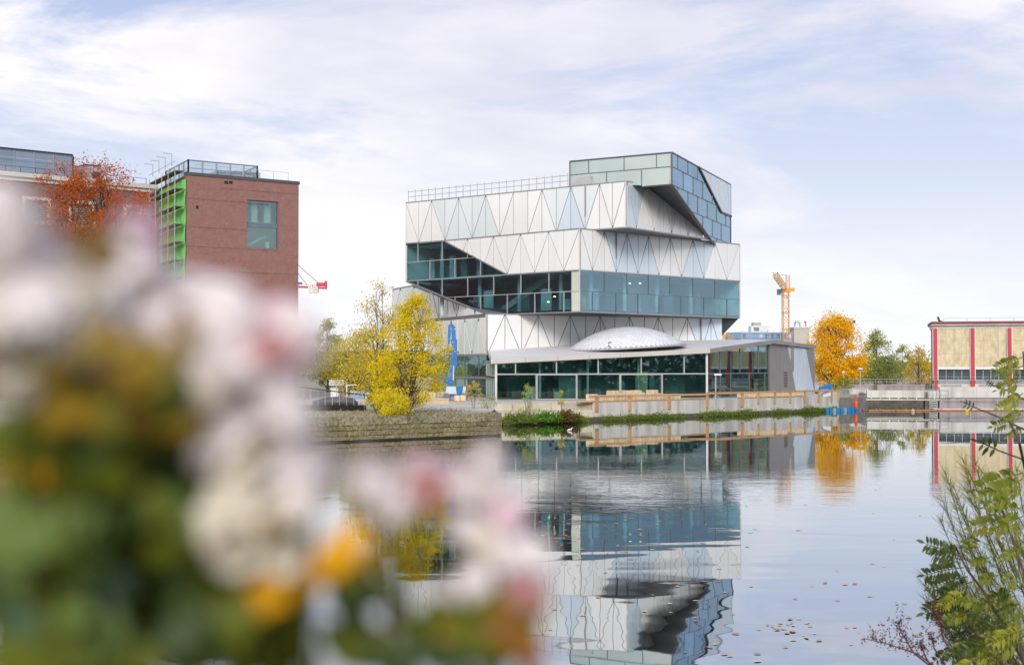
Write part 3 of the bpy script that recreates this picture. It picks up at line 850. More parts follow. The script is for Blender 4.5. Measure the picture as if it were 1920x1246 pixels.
# clad end
mb = MB(); cap3 = half((0, E2.z - .1), (F3.len, E3.z - .1), False)
F3.slab(mb, clip(rect(0, F3.len, ZT, 9.4), *cap3), -.4, 0)
ew = mb.build('end_wall', M['seam'], pav)
us3 = F3.us([1440, 1462, 1474, 1492, 1508, 1526], 700)
panels(ew, F3, us3, ZT, 9.3, '-udud', 'ddbbd', [cap3], gap=.05)
MB().prism([F3.P(us3[2] + 1.35 + a, z, o) for a, z, o in ((0, 5.2, .12), (1.1, 5.2, .12), (1.1, 5.2, .2), (0, 5.2, .2))], [F3.P(us3[2] + 1.35 + a, z, o) for a, z, o in ((0, 8.9, .12), (1.1, 8.9, .12), (1.1, 8.9, .2), (0, 8.9, .2))]).build('slot_window', M['trim'], ew)
lv = MB()
for i in range(6): F3.slab(lv, rect(us3[1] + 1.2, us3[1] + 2.4, 3.1 + i * .36, 3.34 + i * .36), .13, .2)
lv.build('vent_grille', M['slot'], ew)
# dome of small diamond shingles
dc = Vector(((1174 - 960) / F * 178.5, 178.5, 8.25))
rb, hh = 7.45, 2.62
R_ = (rb * rb + hh * hh) / (2 * hh)
tilt = Matrix.Rotation(-.055, 3, 'Y') @ Matrix.Rotation(.02, 3, 'X')
def dpt(phi, a, k=1.0):
    return dc + tilt @ Vector((R_ * k * math.sin(phi) * math.cos(a), R_ * k * math.sin(phi) * math.sin(a), R_ * k * math.cos(phi) - (R_ - hh)))
pm = math.asin(rb / R_)
mb = MB(); nr, na = 20, 72
base = MB(); k = 0
for i in range(13):
    for j in range(48):
        base.v.append(dpt(pm * i / 12, 2 * math.pi * j / 48, .9965))
for i in range(12):
    for j in range(48): base.f.append((i * 48 + j, i * 48 + (j + 1) % 48, (i + 1) * 48 + (j + 1) % 48, (i + 1) * 48 + j))
dome = base.build('dome', M['trim_light'], pav, smooth=True)
for i in range(1, nr):
    n_here = na if i > 7 else (36 if i > 3 else 18)
    for j in range(n_here):
        off = .5 if i % 2 else 0
        a = 2 * math.pi * (j + off) / n_here; da = math.pi / n_here * .95; dp = pm / nr * .95
        p = pm * i / nr
        mb.add([dpt(p - dp, a), dpt(p, a + da), dpt(min(p + dp, pm * 1.02), a, 1.001), dpt(p, a - da)], [(0, 3, 2, 1)])
tag(mb.build('dome_shingle', M['dome'], dome), kind='stuff')
mb = MB()
ring_pts = [dpt(pm * 1.015, 2 * math.pi * j / 64) for j in range(65)]
mb.tube(ring_pts, .06, 5); mb.build('edge_trim', M['trim'], dome)
mb = MB(); c0 = dc + Vector((-2.7, -7.9, -.1)); mb.tube([c0, c0 + Vector((0, 0, .62))], .04); mb.box(c0 + Vector((.1, 0, .62)), (.42, .08, .12)); mb.tube([c0 + Vector((-.3, .2, 0)), c0 + Vector((0, 0, .3)), c0 + Vector((.3, .2, 0))], .025)
tag(mb.build('roof_anchor', M['dark_steel'], loc=c0), 'small dark davit post standing on the pale roof before the white dome', 'roof fitting')

# ================================================================== brick building with scaffold
B0, B1, B2 = G(349, 160.0), G(559, 168.5), G(300, 171.5)
FB = Face(B0, B1); FBs = Face(B2, B0)
zt = zat(327, 160.0)
brick = thing('brick_building', (B0[0], B0[1], ZT), 'tall red brick block with one big square window and a glass roof terrace', 'building')
w0, w1_ = FB.uv(463.5, 374), FB.uv(522, 466)
w0b = FB.uv(463.5, 464)
u0, u1, za, zb = w0[0], w1_[0], w0b[1], w0[1]
mb = MB()
for r in (rect(0, FB.len, zb, zt), rect(0, FB.len, ZT, za), rect(0, u0, za, zb), rect(u1, FB.len, za, zb)):
    FB.slab(mb, r, -.45, 0)
bk = [Vector((*B1, 0)), Vector((*B0, 0)), Vector((*B2, 0))]
d2 = (Vector(B2) - Vector(B0)).normalized()
c3 = Vector(B1) + d2 * 48; c4 = Vector(B0) + d2 * 48
n_in = -FB.n * .46
plan = [(B0[0] + n_in.x, B0[1] + n_in.y), (B1[0] + n_in.x, B1[1] + n_in.y), (c3.x, c3.y), (c4.x, c4.y)]
# side and rear walls
def wallseg(p, q, th, m=mb):
    d = (Vector(q) - Vector(p)).normalized(); nn = Vector((-d.y, d.x)) * th
    P = [p, q, (q[0] + nn.x, q[1] + nn.y), (p[0] + nn.x, p[1] + nn.y)]
    m.prism([(x, y, ZT) for x, y in P], [(x, y, zt) for x, y in P])
wallseg(plan[1], plan[2], .4); wallseg(plan[2], plan[3], .4); wallseg(plan[3], plan[0], .4)
mb.build('wall', M['brick'], brick, uv=True)
mb = MB(); mb.prism([(x, y, zt - .6) for x, y in plan], [(x, y, zt - .3) for x, y in plan]); mb.build('roof', M['asphalt'], brick)
mb = MB(); FB.slab(mb, rect(-.1, FB.len + .1, zt, zt + .35), -.5, .1)
mb.bar(FB.P(FB.len, zt + .17, -.3), (c3.x, c3.y, zt + .17), .4, .34); mb.build('parapet_cap', M['seam_dark'], brick)
for zc_, ln in ((zt - 2.65, (0, u0 + 3)), (za + 2.0, (0, u0)), (za - .2, (0, u1)), (za - 2.9, (0, FB.len)), (zt - 1.2, (4, FB.len))):
    mb = MB(); FB.slab(mb, rect(ln[0] + .02, ln[1], zc_, zc_ + .05), .0, .03); mb.build('string_course', M['brick_old'], brick, uv=True)
for px in (424, 432.5):
    u, z = FB.uv(px, 342); mb = MB(); FB.slab(mb, rect(u - .22, u + .22, z - .16, z + .16), -.1, .03); mb.build('wall_vent', M['black'], brick)
u, z = FB.uv(370, 388); mb = MB(); FB.slab(mb, rect(u - .15, u + .1, z - .2, z + .15), -.1, .05); mb.build('wall_vent', M['black'], brick)
win = MB(); fr_ = rect(u0, u1, za, zb); FB.ring(win, fr_, inset_same(fr_, .1), -.4, -.22)
zmid = za + (zb - za) * .485; FB.slab(win, rect(u0 + .1, u1 - .1, zmid - .32, zmid + .32), -.38, -.2)
win = win.build('window', M['mullion_dark'], brick)
for r in (rect(u0 + .1, u1 - .1, zmid + .32, zb - .1), rect(u0 + .1, u1 - .1, za + .1, zmid - .32)):
    mb = MB(); FB.slab(mb, r, -.33, -.3); mb.build('pane', M['glass_loft'], win)
room = MB()
FB.slab(room, rect(u0 - 2, u1 + 2, za - .5, zb + .5), -5.2, -5)
for z in (za - .4, zmid - .25, zb + .1): FB.slab(room, rect(u0 - 2, u1 + 2, z, z + .3), -5, -.5)
for u in (u0 + 1.15, u0 + 2.9): FB.slab(room, rect(u, u + .75, zmid, zb), -1.6, -1.2)
FB.slab(room, rect(u1 - .9, u1 - .6, za, za + .9), -1.6, -1.2)
room.bar(FB.P(u0 + .6, za + .2, -2), FB.P(u1 - .6, zmid - 1.0, -2), .2, .25)
room.build('room', M['white_paint'], win)
# roof terrace glazing
gt = thing('roof_terrace_screen', FB.P(1, zt, -2), 'glass screen with steel posts round the roof terrace of the brick block', 'glass screen')
T0, T1 = FB.P(FB.uv(364, 320)[0], zt - .3, -1.6), FB.P(FB.uv(494, 320)[0], zt - .3, -1.6)
Tb = Vector((T0.x + d2.x * 11, T0.y + d2.y * 11, T0.z)); Tc = Vector((T1.x + d2.x * 11, T1.y + d2.y * 11, T0.z))
def screen(root, p, q, n, h, m=M['glass_clear']):
    for i in range(n):
        a, b = p.lerp(q, i / n), p.lerp(q, (i + 1) / n)
        d = (b - a).normalized(); nn = Vector((d.y, -d.x, 0)) * .03
        MB().prism([a + d * .06 + nn, b - d * .06 + nn, b - d * .06 - nn, a + d * .06 - nn], [v + Vector((0, 0, h)) for v in (a + d * .06 + nn, b - d * .06 + nn, b - d * .06 - nn, a + d * .06 - nn)]).build('pane', m, root)
    for i in range(n + 1):
        a = p.lerp(q, i / n); MB().bar(a, a + Vector((0, 0, h + .08)), .16, .16).build('post', M['mullion_dark'], root)
    mb = MB(); mb.bar(p + Vector((0, 0, h)), q + Vector((0, 0, h)), .12, .12); mb.bar(p + Vector((0, 0, h * .6)), q + Vector((0, 0, h * .6)), .06, .06); mb.build('rail', M['mullion_dark'], root)
hsr = (zat(292, 161) - zt)
screen(gt, T0, T1, 5, hsr); screen(gt, Tb, T0, 5, hsr); screen(gt, T1, Tc, 4, hsr); screen(gt, Tc, Tb, 5, hsr)
guard('roof_rail', 'thin guard rail on the roof edge of the brick block', [FB.P(1.2, zt + .35, -.35), FB.P(FB.uv(543, 335)[0], zt + .35, -.35)], [6], 1.0, M['steel'], (1.0,), .03)
mb = MB(); mb.box((T0.lerp(T1, .4).x + 1, T0.y + 5, zt + .4), (4.5, 3, 1.3), .6); mb.box((T0.lerp(T1, .75).x, T0.y + 6, zt + .5), (3.2, 2.5, 1.6), .6)
tag(mb.build('roof_plant', M['white_paint'], loc=(T0.x + 3, T0.y + 5, zt)), 'white ventilation boxes behind the glass screen on the brick block roof', 'ventilation unit')
M['net_lime'] = leafmat('lime debris netting', [(.55, .80, .05)], .25)
# scaffold with green netting on the side
sc = thing('scaffold', (B2[0], B2[1], ZT), 'steel tube scaffold with plank decks and green netting on the side of the brick block', 'scaffold')
Ls = FBs.len
nb = 4
lifts = [ZT + i * 2.0 for i in range(14)]
for i in range(nb + 1):
    for oo in (1.35,):
        MB().tube([FBs.P(Ls * i / nb - .1, ZT, oo), FBs.P(Ls * i / nb - .1, zt + (.9 if oo > 1 else 1.6), oo)], .05, 5).build('standard', M['steel'], sc)
for z in lifts[1:]:
    if z > zt + .5: continue
    for oo in (.35, 1.35):
        MB().tube([FBs.P(-.4, z, oo), FBs.P(Ls + .1, z, oo)], .035, 4).build('ledger', M['steel'], sc)
    MB().tube([FBs.P(-.4, z + 1.0, 1.37), FBs.P(Ls + .1, z + 1.0, 1.37)], .03, 4).build('guard_tube', M['steel'], sc)
    mb = MB(); FBs.slab(mb, rect(-.3, Ls, z - .1, z + .0), .38, 1.32); mb.build('deck', M['board'], sc)
for i in range(nb):
    for k, z in enumerate(lifts[1:12]):
        if (i + k) % 2: continue
        MB().tube([FBs.P(Ls * i / nb, z, 1.42), FBs.P(Ls * (i + 1) / nb, z + 2, 1.42)], .03, 4).build('brace', M['steel'], sc)
rr = random.Random(4)
for i in range(nb):
    ua, ub = Ls * i / nb, Ls * (i + 1) / nb
    mb = MB(); nz = 26; nu = 7
    ph = rr.uniform(0, 6)
    for a in range(nz + 1):
        for b in range(nu + 1):
            mb.v.append(FBs.P(ua + (ub - ua) * b / nu, ZT + (zt - .4 - ZT) * a / nz, .16 + .05 * math.sin(b * 2.1 + ph) + .05 * math.sin(a * 1.6 + b + ph)))
    for a in range(nz):
        for b in range(nu):
            c = a * (nu + 1) + b; mb.f.append((c, c + 1, c + nu + 2, c + nu + 1))
    mb.build('debris_net', (M['net_green'] if i != 1 else M['net_lime']), sc)
for i in range(4):
    a = FBs.P(Ls * (i + .3) / 4, zt + 1.2, 1.2)
    MB().tube([a, a + Vector((0, 0, 1.4)), a + Vector((-1.0, 0, 1.5))], .045, 4).build('standard', M['steel'], sc)
# ladder stair of the scaffold
mb = MB()
for z in lifts[3:12]:
    mb.bar(FBs.P(.4, z, 1.6), FBs.P(1.6, z + 2, 1.6), .06, .06); mb.bar(FBs.P(.4, z, 2.1), FBs.P(1.6, z + 2, 2.1), .06, .06)
    for k in range(7): mb.bar(FBs.P(.4 + k * .17, z + k * .28, 1.6), FBs.P(.4 + k * .17, z + k * .28, 2.1), .05, .05)
mb.build('ladder', M['steel'], sc)
mb = MB(); FBs.slab(mb, rect(-2.3, -.3, ZT, zt - 3.5), -1.5, -1.3); mb.build('dark_net', M['net_dark'], sc)

# ================================================================== old brick building on the left
O0, O1 = G(-220, 160.0), G(287, 182.0)
FO = Face(O0, O1); zo = zat(346, 182.0)
old = thing('old_brick_building', (O1[0], O1[1], ZT), 'old brown brick building with pale cornice and stone window frames', 'building')
wins = []
for pxa, pxb in ((-120, -62), (-40, 12), (41, 95), (129, 179), (231, 269)):
    ua, ub = FO.uv(pxa, 400)[0], FO.uv(pxb, 400)[0]
    wins.append((ua, ub))
zw1 = FO.uv(200, 380)[1]; zw0 = zw1 - 3.3
mb = MB()
prev = 0
for (ua, ub) in wins:
    FO.slab(mb, rect(prev, ua, zw0, zw1), -.5, 0); prev = ub
FO.slab(mb, rect(prev, FO.len, zw0, zw1), -.5, 0)
FO.slab(mb, rect(0, FO.len, zw1, zo - 1.0), -.5, 0); FO.slab(mb, rect(0, FO.len, ZT, zw0), -.5, 0)
FO.slab(mb, rect(0, FO.len - .01, ZT, zo - 1.0), -14, -13.5)
mb.prism([FO.P(FO.len - .5, ZT, -.5), FO.P(FO.len, ZT, -.5), FO.P(FO.len, ZT, -13.5), FO.P(FO.len - .5, ZT, -13.5)], [FO.P(FO.len - .5, zo - 1, -.5), FO.P(FO.len, zo - 1, -.5), FO.P(FO.len, zo - 1, -13.5), FO.P(FO.len - .5, zo - 1, -13.5)])
mb.build('wall', M['brick_old'], old, uv=True)
mb = MB(); FO.slab(mb, rect(-.3, FO.len + .35, zo - .55, zo), -14, .5); FO.slab(mb, rect(-.1, FO.len + .15, zo - 1.0, zo - .55), -.6, .2); mb.build('cornice', M['roof_edge'], old)
for ua, ub in wins:
    r = rect(ua, ub, zw0, zw1); mb = MB(); FO.ring(mb, r, inset_same(r, .38), -.3, .1)
    wf = mb.build('window', M['ledge'], old)
    mb = MB(); FO.slab(mb, inset_same(r, .38), -.3, -.26); mb.build('pane', M['glass_clear'], wf)
    mb = MB()
    for k in range(9): FO.slab(mb, rect(ua + .4, ub - .4, zw0 + .5 + k * .28, zw0 + .7 + k * .28), -.5, -.42)
    mb.build('blind', M['white_paint'], wf)
go = thing('roof_glass_house', FO.P(5, zo, -3), 'long glass walled roof storey on the old brick building', 'roof storey')
mb = MB()
hgo = zat(287, 175) - zo
q0, q1 = FO.P(FO.uv(-200, 320)[0], zo, -2.5), FO.P(FO.uv(153, 320)[0], zo, -2.5)
zt0 = zat(276, 168)
gm = glassmat('roof house glass', (.50, .58, .66), (.40, .46, .52), .62)
screen(go, q0, q1, 9, hgo, gm)
q2 = q1 - Vector((FO.n.x, FO.n.y, 0)) * 6; q3 = q0 - Vector((FO.n.x, FO.n.y, 0)) * 6
screen(go, q1, q2, 2, hgo, gm)
MB().prism([q0 + Vector((0, 0, hgo + .1)), q1 + Vector((0, 0, hgo + .1)), q2 + Vector((0, 0, hgo + .1)), q3 + Vector((0, 0, hgo + .1))], [v + Vector((0, 0, hgo + .3)) for v in (q0, q1, q2, q3)]).build('roof', M['dark_steel'], go)
mb = MB(); mb.prism([q3, q2, q2 + Vector((0, .3, 0)), q3 + Vector((0, .3, 0))], [v + Vector((0, 0, hgo)) for v in (q3, q2, q2 + Vector((0, .3, 0)), q3 + Vector((0, .3, 0)))]); mb.build('rear_wall', M['grey_machine'], go)
g2 = thing('roof_stair_house', FO.P(FO.uv(186, 320)[0], zo, -4), 'small grey stair house on the flat roof beside the long glass storey', 'roof storey')
r0, r1 = FO.P(FO.uv(186, 320)[0], zo, -4), FO.P(FO.uv(216.5, 320)[0], zo, -4)
hg2 = zat(313, 182) - zo
mb = MB(); nn = Vector((FO.n.x, FO.n.y, 0)) * -4
mb.prism([r0, r1, r1 + nn, r0 + nn], [v + Vector((0, 0, hg2)) for v in (r0, r1, r1 + nn, r0 + nn)]); mb.build('wall', M['grey_machine'], g2)
mb = MB(); mb.prism([v + Vector((0, 0, hg2)) for v in (r0, r1, r1 + nn, r0 + nn)], [v + Vector((0, 0, hg2 + .18)) for v in (r0, r1, r1 + nn, r0 + nn)]); mb.build('roof', M['dark_steel'], g2)
mb = MB(); a = r0.lerp(r1, .45); b = r0.lerp(r1, .9); n1_ = Vector((FO.n.x, FO.n.y, 0)) * .06
mb.prism([a + Vector((0, 0, .3)), b + Vector((0, 0, .3)), b + n1_ + Vector((0, 0, .3)), a + n1_ + Vector((0, 0, .3))], [v + Vector((0, 0, 1.5)) for v in (a, b, b + n1_, a + n1_)]); mb.build('window', M['dark_steel'], g2)
guard('roof_rail', 'low thin rail along the cornice of the old brick building', [FO.P(3, zo, -.2), FO.P(FO.len - 1, zo, -.2)], [16], .75, M['dark_steel'], (.75,), .035)

# ================================================================== quay wall, rail, pallets
quay = thing('quay_wall', (Q[1].x, Q[1].y, 0), 'pale concrete panel quay wall below the museum terrace', 'quay wall')
ri = random.Random(3)
def wall_panels(root, A, B, n, z0, z1, m, name='concrete_panel', gap=.025, th=.3, jit=.015):
    f = Face(A, B)
    mb = MB(); f.slab(mb, rect(0, f.len, -1, z1 - .02), -.6, -.28); mb.build('backing', M['mortar'], root)
    for i in range(n):
        a, b = f.len * i / n + gap, f.len * (i + 1) / n - gap
        o = ri.uniform(-jit, jit)
        mb = MB(); f.slab(mb, rect(a, b, z0, z1), -th, o); mb.build(name, m, root)
    return f
FQ1 = wall_panels(quay, Q[1], Q[2], 15, .05, ZT + .02, M['concrete_panel'])
FQ2 = wall_panels(quay, Q[2], Q[3], 17, .05, ZT + .02, M['concrete_panel'])
steps = thing('quay_steps', (-1, 152, 0), 'two broad pale stone ledges stepping down to the water beside the concrete panel wall', 'steps')
FS = Face(G(930, 149.5), G(1113, 154.5))
for i in range(5):
    a, b = FS.len * i / 5 + .02, FS.len * (i + 1) / 5 - .02
    mb = MB(); FS.slab(mb, rect(a, b - (0 if i < 4 else 1.2), 1.22, ZT + .02), -1.6, -.9); mb.build('ledge_block', M['ledge'], steps)
    mb = MB(); FS.slab(mb, rect(a, b, .2, 1.2), -.9, 0 + ri.uniform(-.02, .02)); mb.build('ledge_block', M['ledge'], steps)
# planted toe of the quay
bank = MB()
toe = [G(944, 142), G(1100, 150.5), G(1326, 166.3), G(1566, 186.8)]
wl = [(FS.A.x, FS.A.y + .1), (Q[1].x, Q[1].y + .1), (Q[2].x, Q[2].y + .1), (Q[3].x, Q[3].y + .1)]
for (a, b) in zip(toe, wl):
    bank.v += [Vector((a[0], a[1] - .5, -.35)), Vector((a[0], a[1], .08)), Vector((b[0], b[1], .42))]
for i in range(3):
    k = i * 3; bank.f += [(k, k + 3, k + 4, k + 1), (k + 1, k + 4, k + 5, k + 2)]
tag(bank.build('bank', M['soil']), kind='structure')

def leaf_cloud(name, pts, size, m, parent=None, loc=None, flat=0.0, asp=.6, seed=1, kind=None):
    r = np.random.default_rng(seed)
    pts = np.asarray(pts, float); n = len(pts)
    a = r.normal(size=(n, 3)); a[:, 2] *= (1 - flat); a /= np.linalg.norm(a, axis=1)[:, None] + 1e-9
    b = r.normal(size=(n, 3)); b[:, 2] *= (1 - flat); b -= a * (a * b).sum(1)[:, None]; b /= np.linalg.norm(b, axis=1)[:, None] + 1e-9
    s = (size * r.uniform(.6, 1.35, n))[:, None]
    v = np.empty((n, 4, 3))
    v[:, 0] = pts - a * s * .5; v[:, 1] = pts + b * s * asp * .5; v[:, 2] = pts + a * s * .5; v[:, 3] = pts - b * s * asp * .5
    org = np.array(ORG[parent.name]) if parent is not None else np.array(loc or (0, 0, 0), float)
    me = bpy.data.meshes.new(name)
    v = (v.reshape(-1, 3) - org)
    me.vertices.add(n * 4); me.vertices.foreach_set('co', v.ravel())
    me.loops.add(n * 4); me.loops.foreach_set('vertex_index', np.arange(n * 4))
    me.polygons.add(n); me.polygons.foreach_set('loop_start', np.arange(0, n * 4, 4)); me.polygons.foreach_set('loop_total', np.full(n, 4))
    me.update(); me.materials.append(m)
    o = bpy.data.objects.new(name, me); COL.objects.link(o)
    if parent is not None: o.parent = parent
    else: o.location = tuple(org)
    ORG[o.name] = Vector(org)
    if kind: o['kind'] = kind
    return o
M['weeds'] = leafmat('bank weeds', [(.09, .19, .025), (.14, .26, .03), (.20, .26, .04), (.28, .26, .05), (.11, .20, .04)], .35)
M['dry_weeds'] = leafmat('dry grass', [(.34, .27, .12), (.40, .33, .17), (.22, .23, .06), (.30, .18, .09)], .3)
def bank_pts(n, seed, t0=0, t1=3, dens=None):
    r = np.random.default_rng(seed); out = []
    while len(out) < n:
        t = r.uniform(t0, t1); i = min(2, int(t)); f = t - i
        if math.sin(t * 9 + 1) + .6 * math.sin(t * 23) < r.uniform(-1.4, .9): continue
        a = Vector((*toe[i], 0)).lerp(Vector((*toe[i + 1], 0)), f); b = Vector((*wl[i], 0)).lerp(Vector((*wl[i + 1], 0)), f)
        g = r.beta(1.2, 2.2) * .8; p = a.lerp(b, g)
        hgt = (.25 + .25 * math.sin(t * 13) ** 2)
        out.append((p.x, p.y - .2, .05 + .35 * g + abs(r.normal(0, hgt * .55))))
    return out
leaf_cloud('bank_undergrowth', bank_pts(15000, 5), .20, M['weeds'], flat=0, asp=.5, kind='stuff')

# timber guard rail on the quay
rail = thing('timber_guard_rail', (Q[1].x, Q[1].y - .2, .9), 'raw timber guard rail bolted to the concrete panel quay wall', 'guard rail')
def fq(px):
    f = FQ1 if px <= 1326 else FQ2
    return f, f.uv(px, 755)[0]
for px in (1118, 1179.7, 1253.6, 1325, 1390.8, 1421, 1452, 1481, 1508, 1533.6, 1558, 1571):
    f, u = fq(px); w = .5 if px == 1390.8 else (.42 if px < 1330 else .3)
    mb = MB(); f.slab(mb, rect(u - w / 2, u + w / 2, 1.95 - .95 if px < 1400 else 1.3, 1.95 + .82), .03, .16); mb.build('post', M['timber'], rail)
for f, pxs, z in ((FQ1, (1102, 1180, 1254, 1326), 2.62), (FQ2, (1322, 1391, 1452, 1508, 1571), 2.72)):
    for a, b in zip(pxs[:-1], pxs[1:]):
        ua, ub = f.uv(a, 755)[0], f.uv(b, 755)[0]
        mb = MB(); f.slab(mb, rect(ua + .01, ub - .01, z - .13, z + .13), .165, .23); mb.build('rail_board', M['timber'], rail)
mb = MB(); FQ1.slab(mb, rect(-2.2, FQ1.len, ZT + .02, ZT + .16), -.5, .0); mb.build('sole_plate', M['timber'], rail)

# pallets of stone slabs
def make_pallet(name, label, w, h, d, nb, loc, rz, group):
    t = thing(name, (0, 0, 0), label, 'stone pallet', group)
    mb = MB()
    for y in (-d / 2 + .08, 0, d / 2 - .08): mb.box((0, y, .05), (w, .1, .1))
    for i in range(5): mb.box((-w / 2 + .1 + i * (w - .2) / 4, 0, .12), (.13, d, .03))
    mb.build('pallet', M['pallet_wood'], t)
    for i in range(nb):
        mb = MB(); k = w / nb; mb.box((-w / 2 + k * (i + .5), 0, .14 + h / 2), (k - .05, d - .05, h)); mb.build('slab_stack', M['pallet_stone'], t)
    mb = MB()
    for x in (-w * .25, w * .25): mb.box((x, -d / 2 + .012, .14 + h / 2), (.04, .03, h + .01)); mb.box((x, 0, .14 + h + .006), (.04, d - .04, .012))
    mb.build('strap', M['white_paint'], t)
    t.location = loc; t.rotation_euler = (0, 0, rz)
    return t
GP = 'pallets of stone slabs along the quay'
rp = random.Random(12)
a1z = math.atan2(FQ1.d.y, FQ1.d.x); a2z = math.atan2(FQ2.d.y, FQ2.d.x)
proto = None
where = []
for i, px in enumerate((1130, 1147, 1165, 1182, 1200, 1218, 1236, 1254, 1271, 1287)):
    where.append((FQ1, px, a1z, 'left of the timber corner post'))
for i, px in enumerate((1414, 1432, 1450, 1468, 1486, 1505, 1524)):
    where.append((FQ2, px, a2z, 'x'))
ordn = ['first', 'second', 'third', 'fourth', 'fifth', 'sixth', 'seventh', 'eighth', 'ninth', 'tenth']
cnt = {FQ1: 0, FQ2: 0}
for f, px, rz, _ in where:
    k = cnt[f]; cnt[f] += 1
    o = f.P(f.uv(px, 755)[0], ZT + .01, -1.5 - rp.uniform(0, .25))
    lab = ('%s pallet of sandstone slabs from the left end of the long quay row' % ordn[k]) if f is FQ1 else ('%s pallet of sandstone slabs behind the far timber rail, before the grey clad wall' % ordn[k])
    if proto is None: proto = make_pallet('stone_pallet', lab, 1.12, .74, .9, 2, o, rz, GP)
    else: 
        c = copy_tree(proto, o, rz + rp.uniform(-.04, .04), lab)
        c.scale = (1, 1, rp.uniform(.82, 1.12) if f is FQ1 else rp.uniform(.7, .95))
for i, px in enumerate((1188, 1208, 1231, 1262)):
    o = FQ1.P(FQ1.uv(px, 755)[0], ZT + .01, -3.2)
    copy_tree(proto, o, a1z, 'tall pallet of sandstone slabs, %s in the rear row before the glass hall' % ordn[i]).scale = (1.1, 1, 1.35)
# pallets by the lift
for i, (px, d) in enumerate(((862, 158), (788, 166), (803, 168), (817, 168), (832, 170))):
    p = at(px, 752, d); c = copy_tree(proto, (p.x, p.y, ZT + .01), rp.uniform(-.4, .4), ['pallet of sandstone slabs under the grey body of the blue lift', 'first pallet of slabs beside the yellow tree', 'second pallet of slabs beside the yellow tree', 'third pallet of slabs beside the yellow tree', 'pallet of slabs between the yellow tree and the lift'][i])
    c.scale = (1.15, 1.0, .85 if i == 0 else 1.1)
p = at(1547, 742, 186.5)
t = thing('white_sack', (p.x, p.y, ZT), 'white bulk sack standing on the quay near its far end', 'sack')
mb = MB(); mb.box((p.x, p.y, ZT + .42), (1.15, .9, .8), .3); mb.build('sack', M['white_paint'], t)
mb = MB(); mb.box((p.x, p.y, ZT + .86), (.9, .7, .1), .3); mb.build('flap', M['white_paint'], t)
# site lamp stand before hall glass
p = at(1342, 700, 174.5)
t = thing('site_stand', (p.x, p.y, ZT), 'thin white site lamp stand before the side glass of the hall', 'lamp stand')
MB().tube([(p.x, p.y, ZT), (p.x, p.y, 5.0)], .04).build('pole', M['white_paint'], t)
MB().box((p.x + .25, p.y, 4.9), (.9, .25, .22)).build('lamp_head', M['white_paint'], t)
mb = MB()
for a in (0, 2.1, 4.2): mb.bar((p.x, p.y, ZT + .5), (p.x + .6 * math.cos(a), p.y + .6 * math.sin(a), ZT + .02), .05)
mb.build('leg', M['steel'], t)
# dock and buoys
fd = thing('floating_dock', (*at(1570, 770, 188).to_2d(), 0), 'blue and grey floating plastic dock moored at the end of the quay', 'dock')
for i in range(9):
    a = at(1546 + i * 6.8, 771.5, 185.5 + i * .45); m = M['blue_plastic'] if i % 3 != 2 else M['grey_machine']
    mb = MB(); mb.box((a.x, a.y, .2), (.46, 1.2, .42), .5); mb.box((a.x, a.y, .42), (.36, 1.0, .04), .5); mb.build('float', m, fd)
a = at(1605, 765, 188.5)
t = thing('marker_post', (a.x, a.y, 0), 'orange marker post with a blue foot beside the floating dock', 'marker post')
MB().tube([(a.x, a.y, .35), (a.x, a.y, .6), (a.x, a.y, 1.0), (a.x, a.y, 1.3), (a.x, a.y, 1.9), (a.x, a.y, 2.1)], [.2, .27, .27, .16, .2, .06], 10).build('body', M['orange'], t)
MB().tube([(a.x, a.y, -.2), (a.x, a.y, .36)], .24, 10).build('foot', M['blue_paint'], t)
for px, py, m, lab in ((1712, 772, 'peach', 'faded orange buoy floating before the weir opening'), (1813, 770.5, 'yellow', 'bright yellow buoy floating before the mauve wall')):
    a = at(px, py, 185); t = thing('buoy', (a.x, a.y, 0), lab, 'buoy', 'buoys on the basin')
    MB().tube([(a.x, a.y, -.15), (a.x, a.y, 0), (a.x, a.y, .2), (a.x, a.y, .32)], [.1, .25, .25, .15], 10).build('float', M[m], t)
    MB().tube([(a.x, a.y, .31), (a.x, a.y, .42)], .05, 6).build('eye', M['steel'], t)
a = at(1067, 805.5, 131)
t = thing('gull', (a.x, a.y, 0), 'small white gull swimming on the water before the planted bank', 'bird')
MB().tube([(a.x - .2, a.y, .02), (a.x - .05, a.y, .08), (a.x + .12, a.y, .1), (a.x + .2, a.y, .12), (a.x + .24, a.y, .24), (a.x + .3, a.y, .27), (a.x + .36, a.y, .26)], [.02, .09, .1, .06, .05, .055, .01], 8).build('body', M['gull'], t, smooth=True)

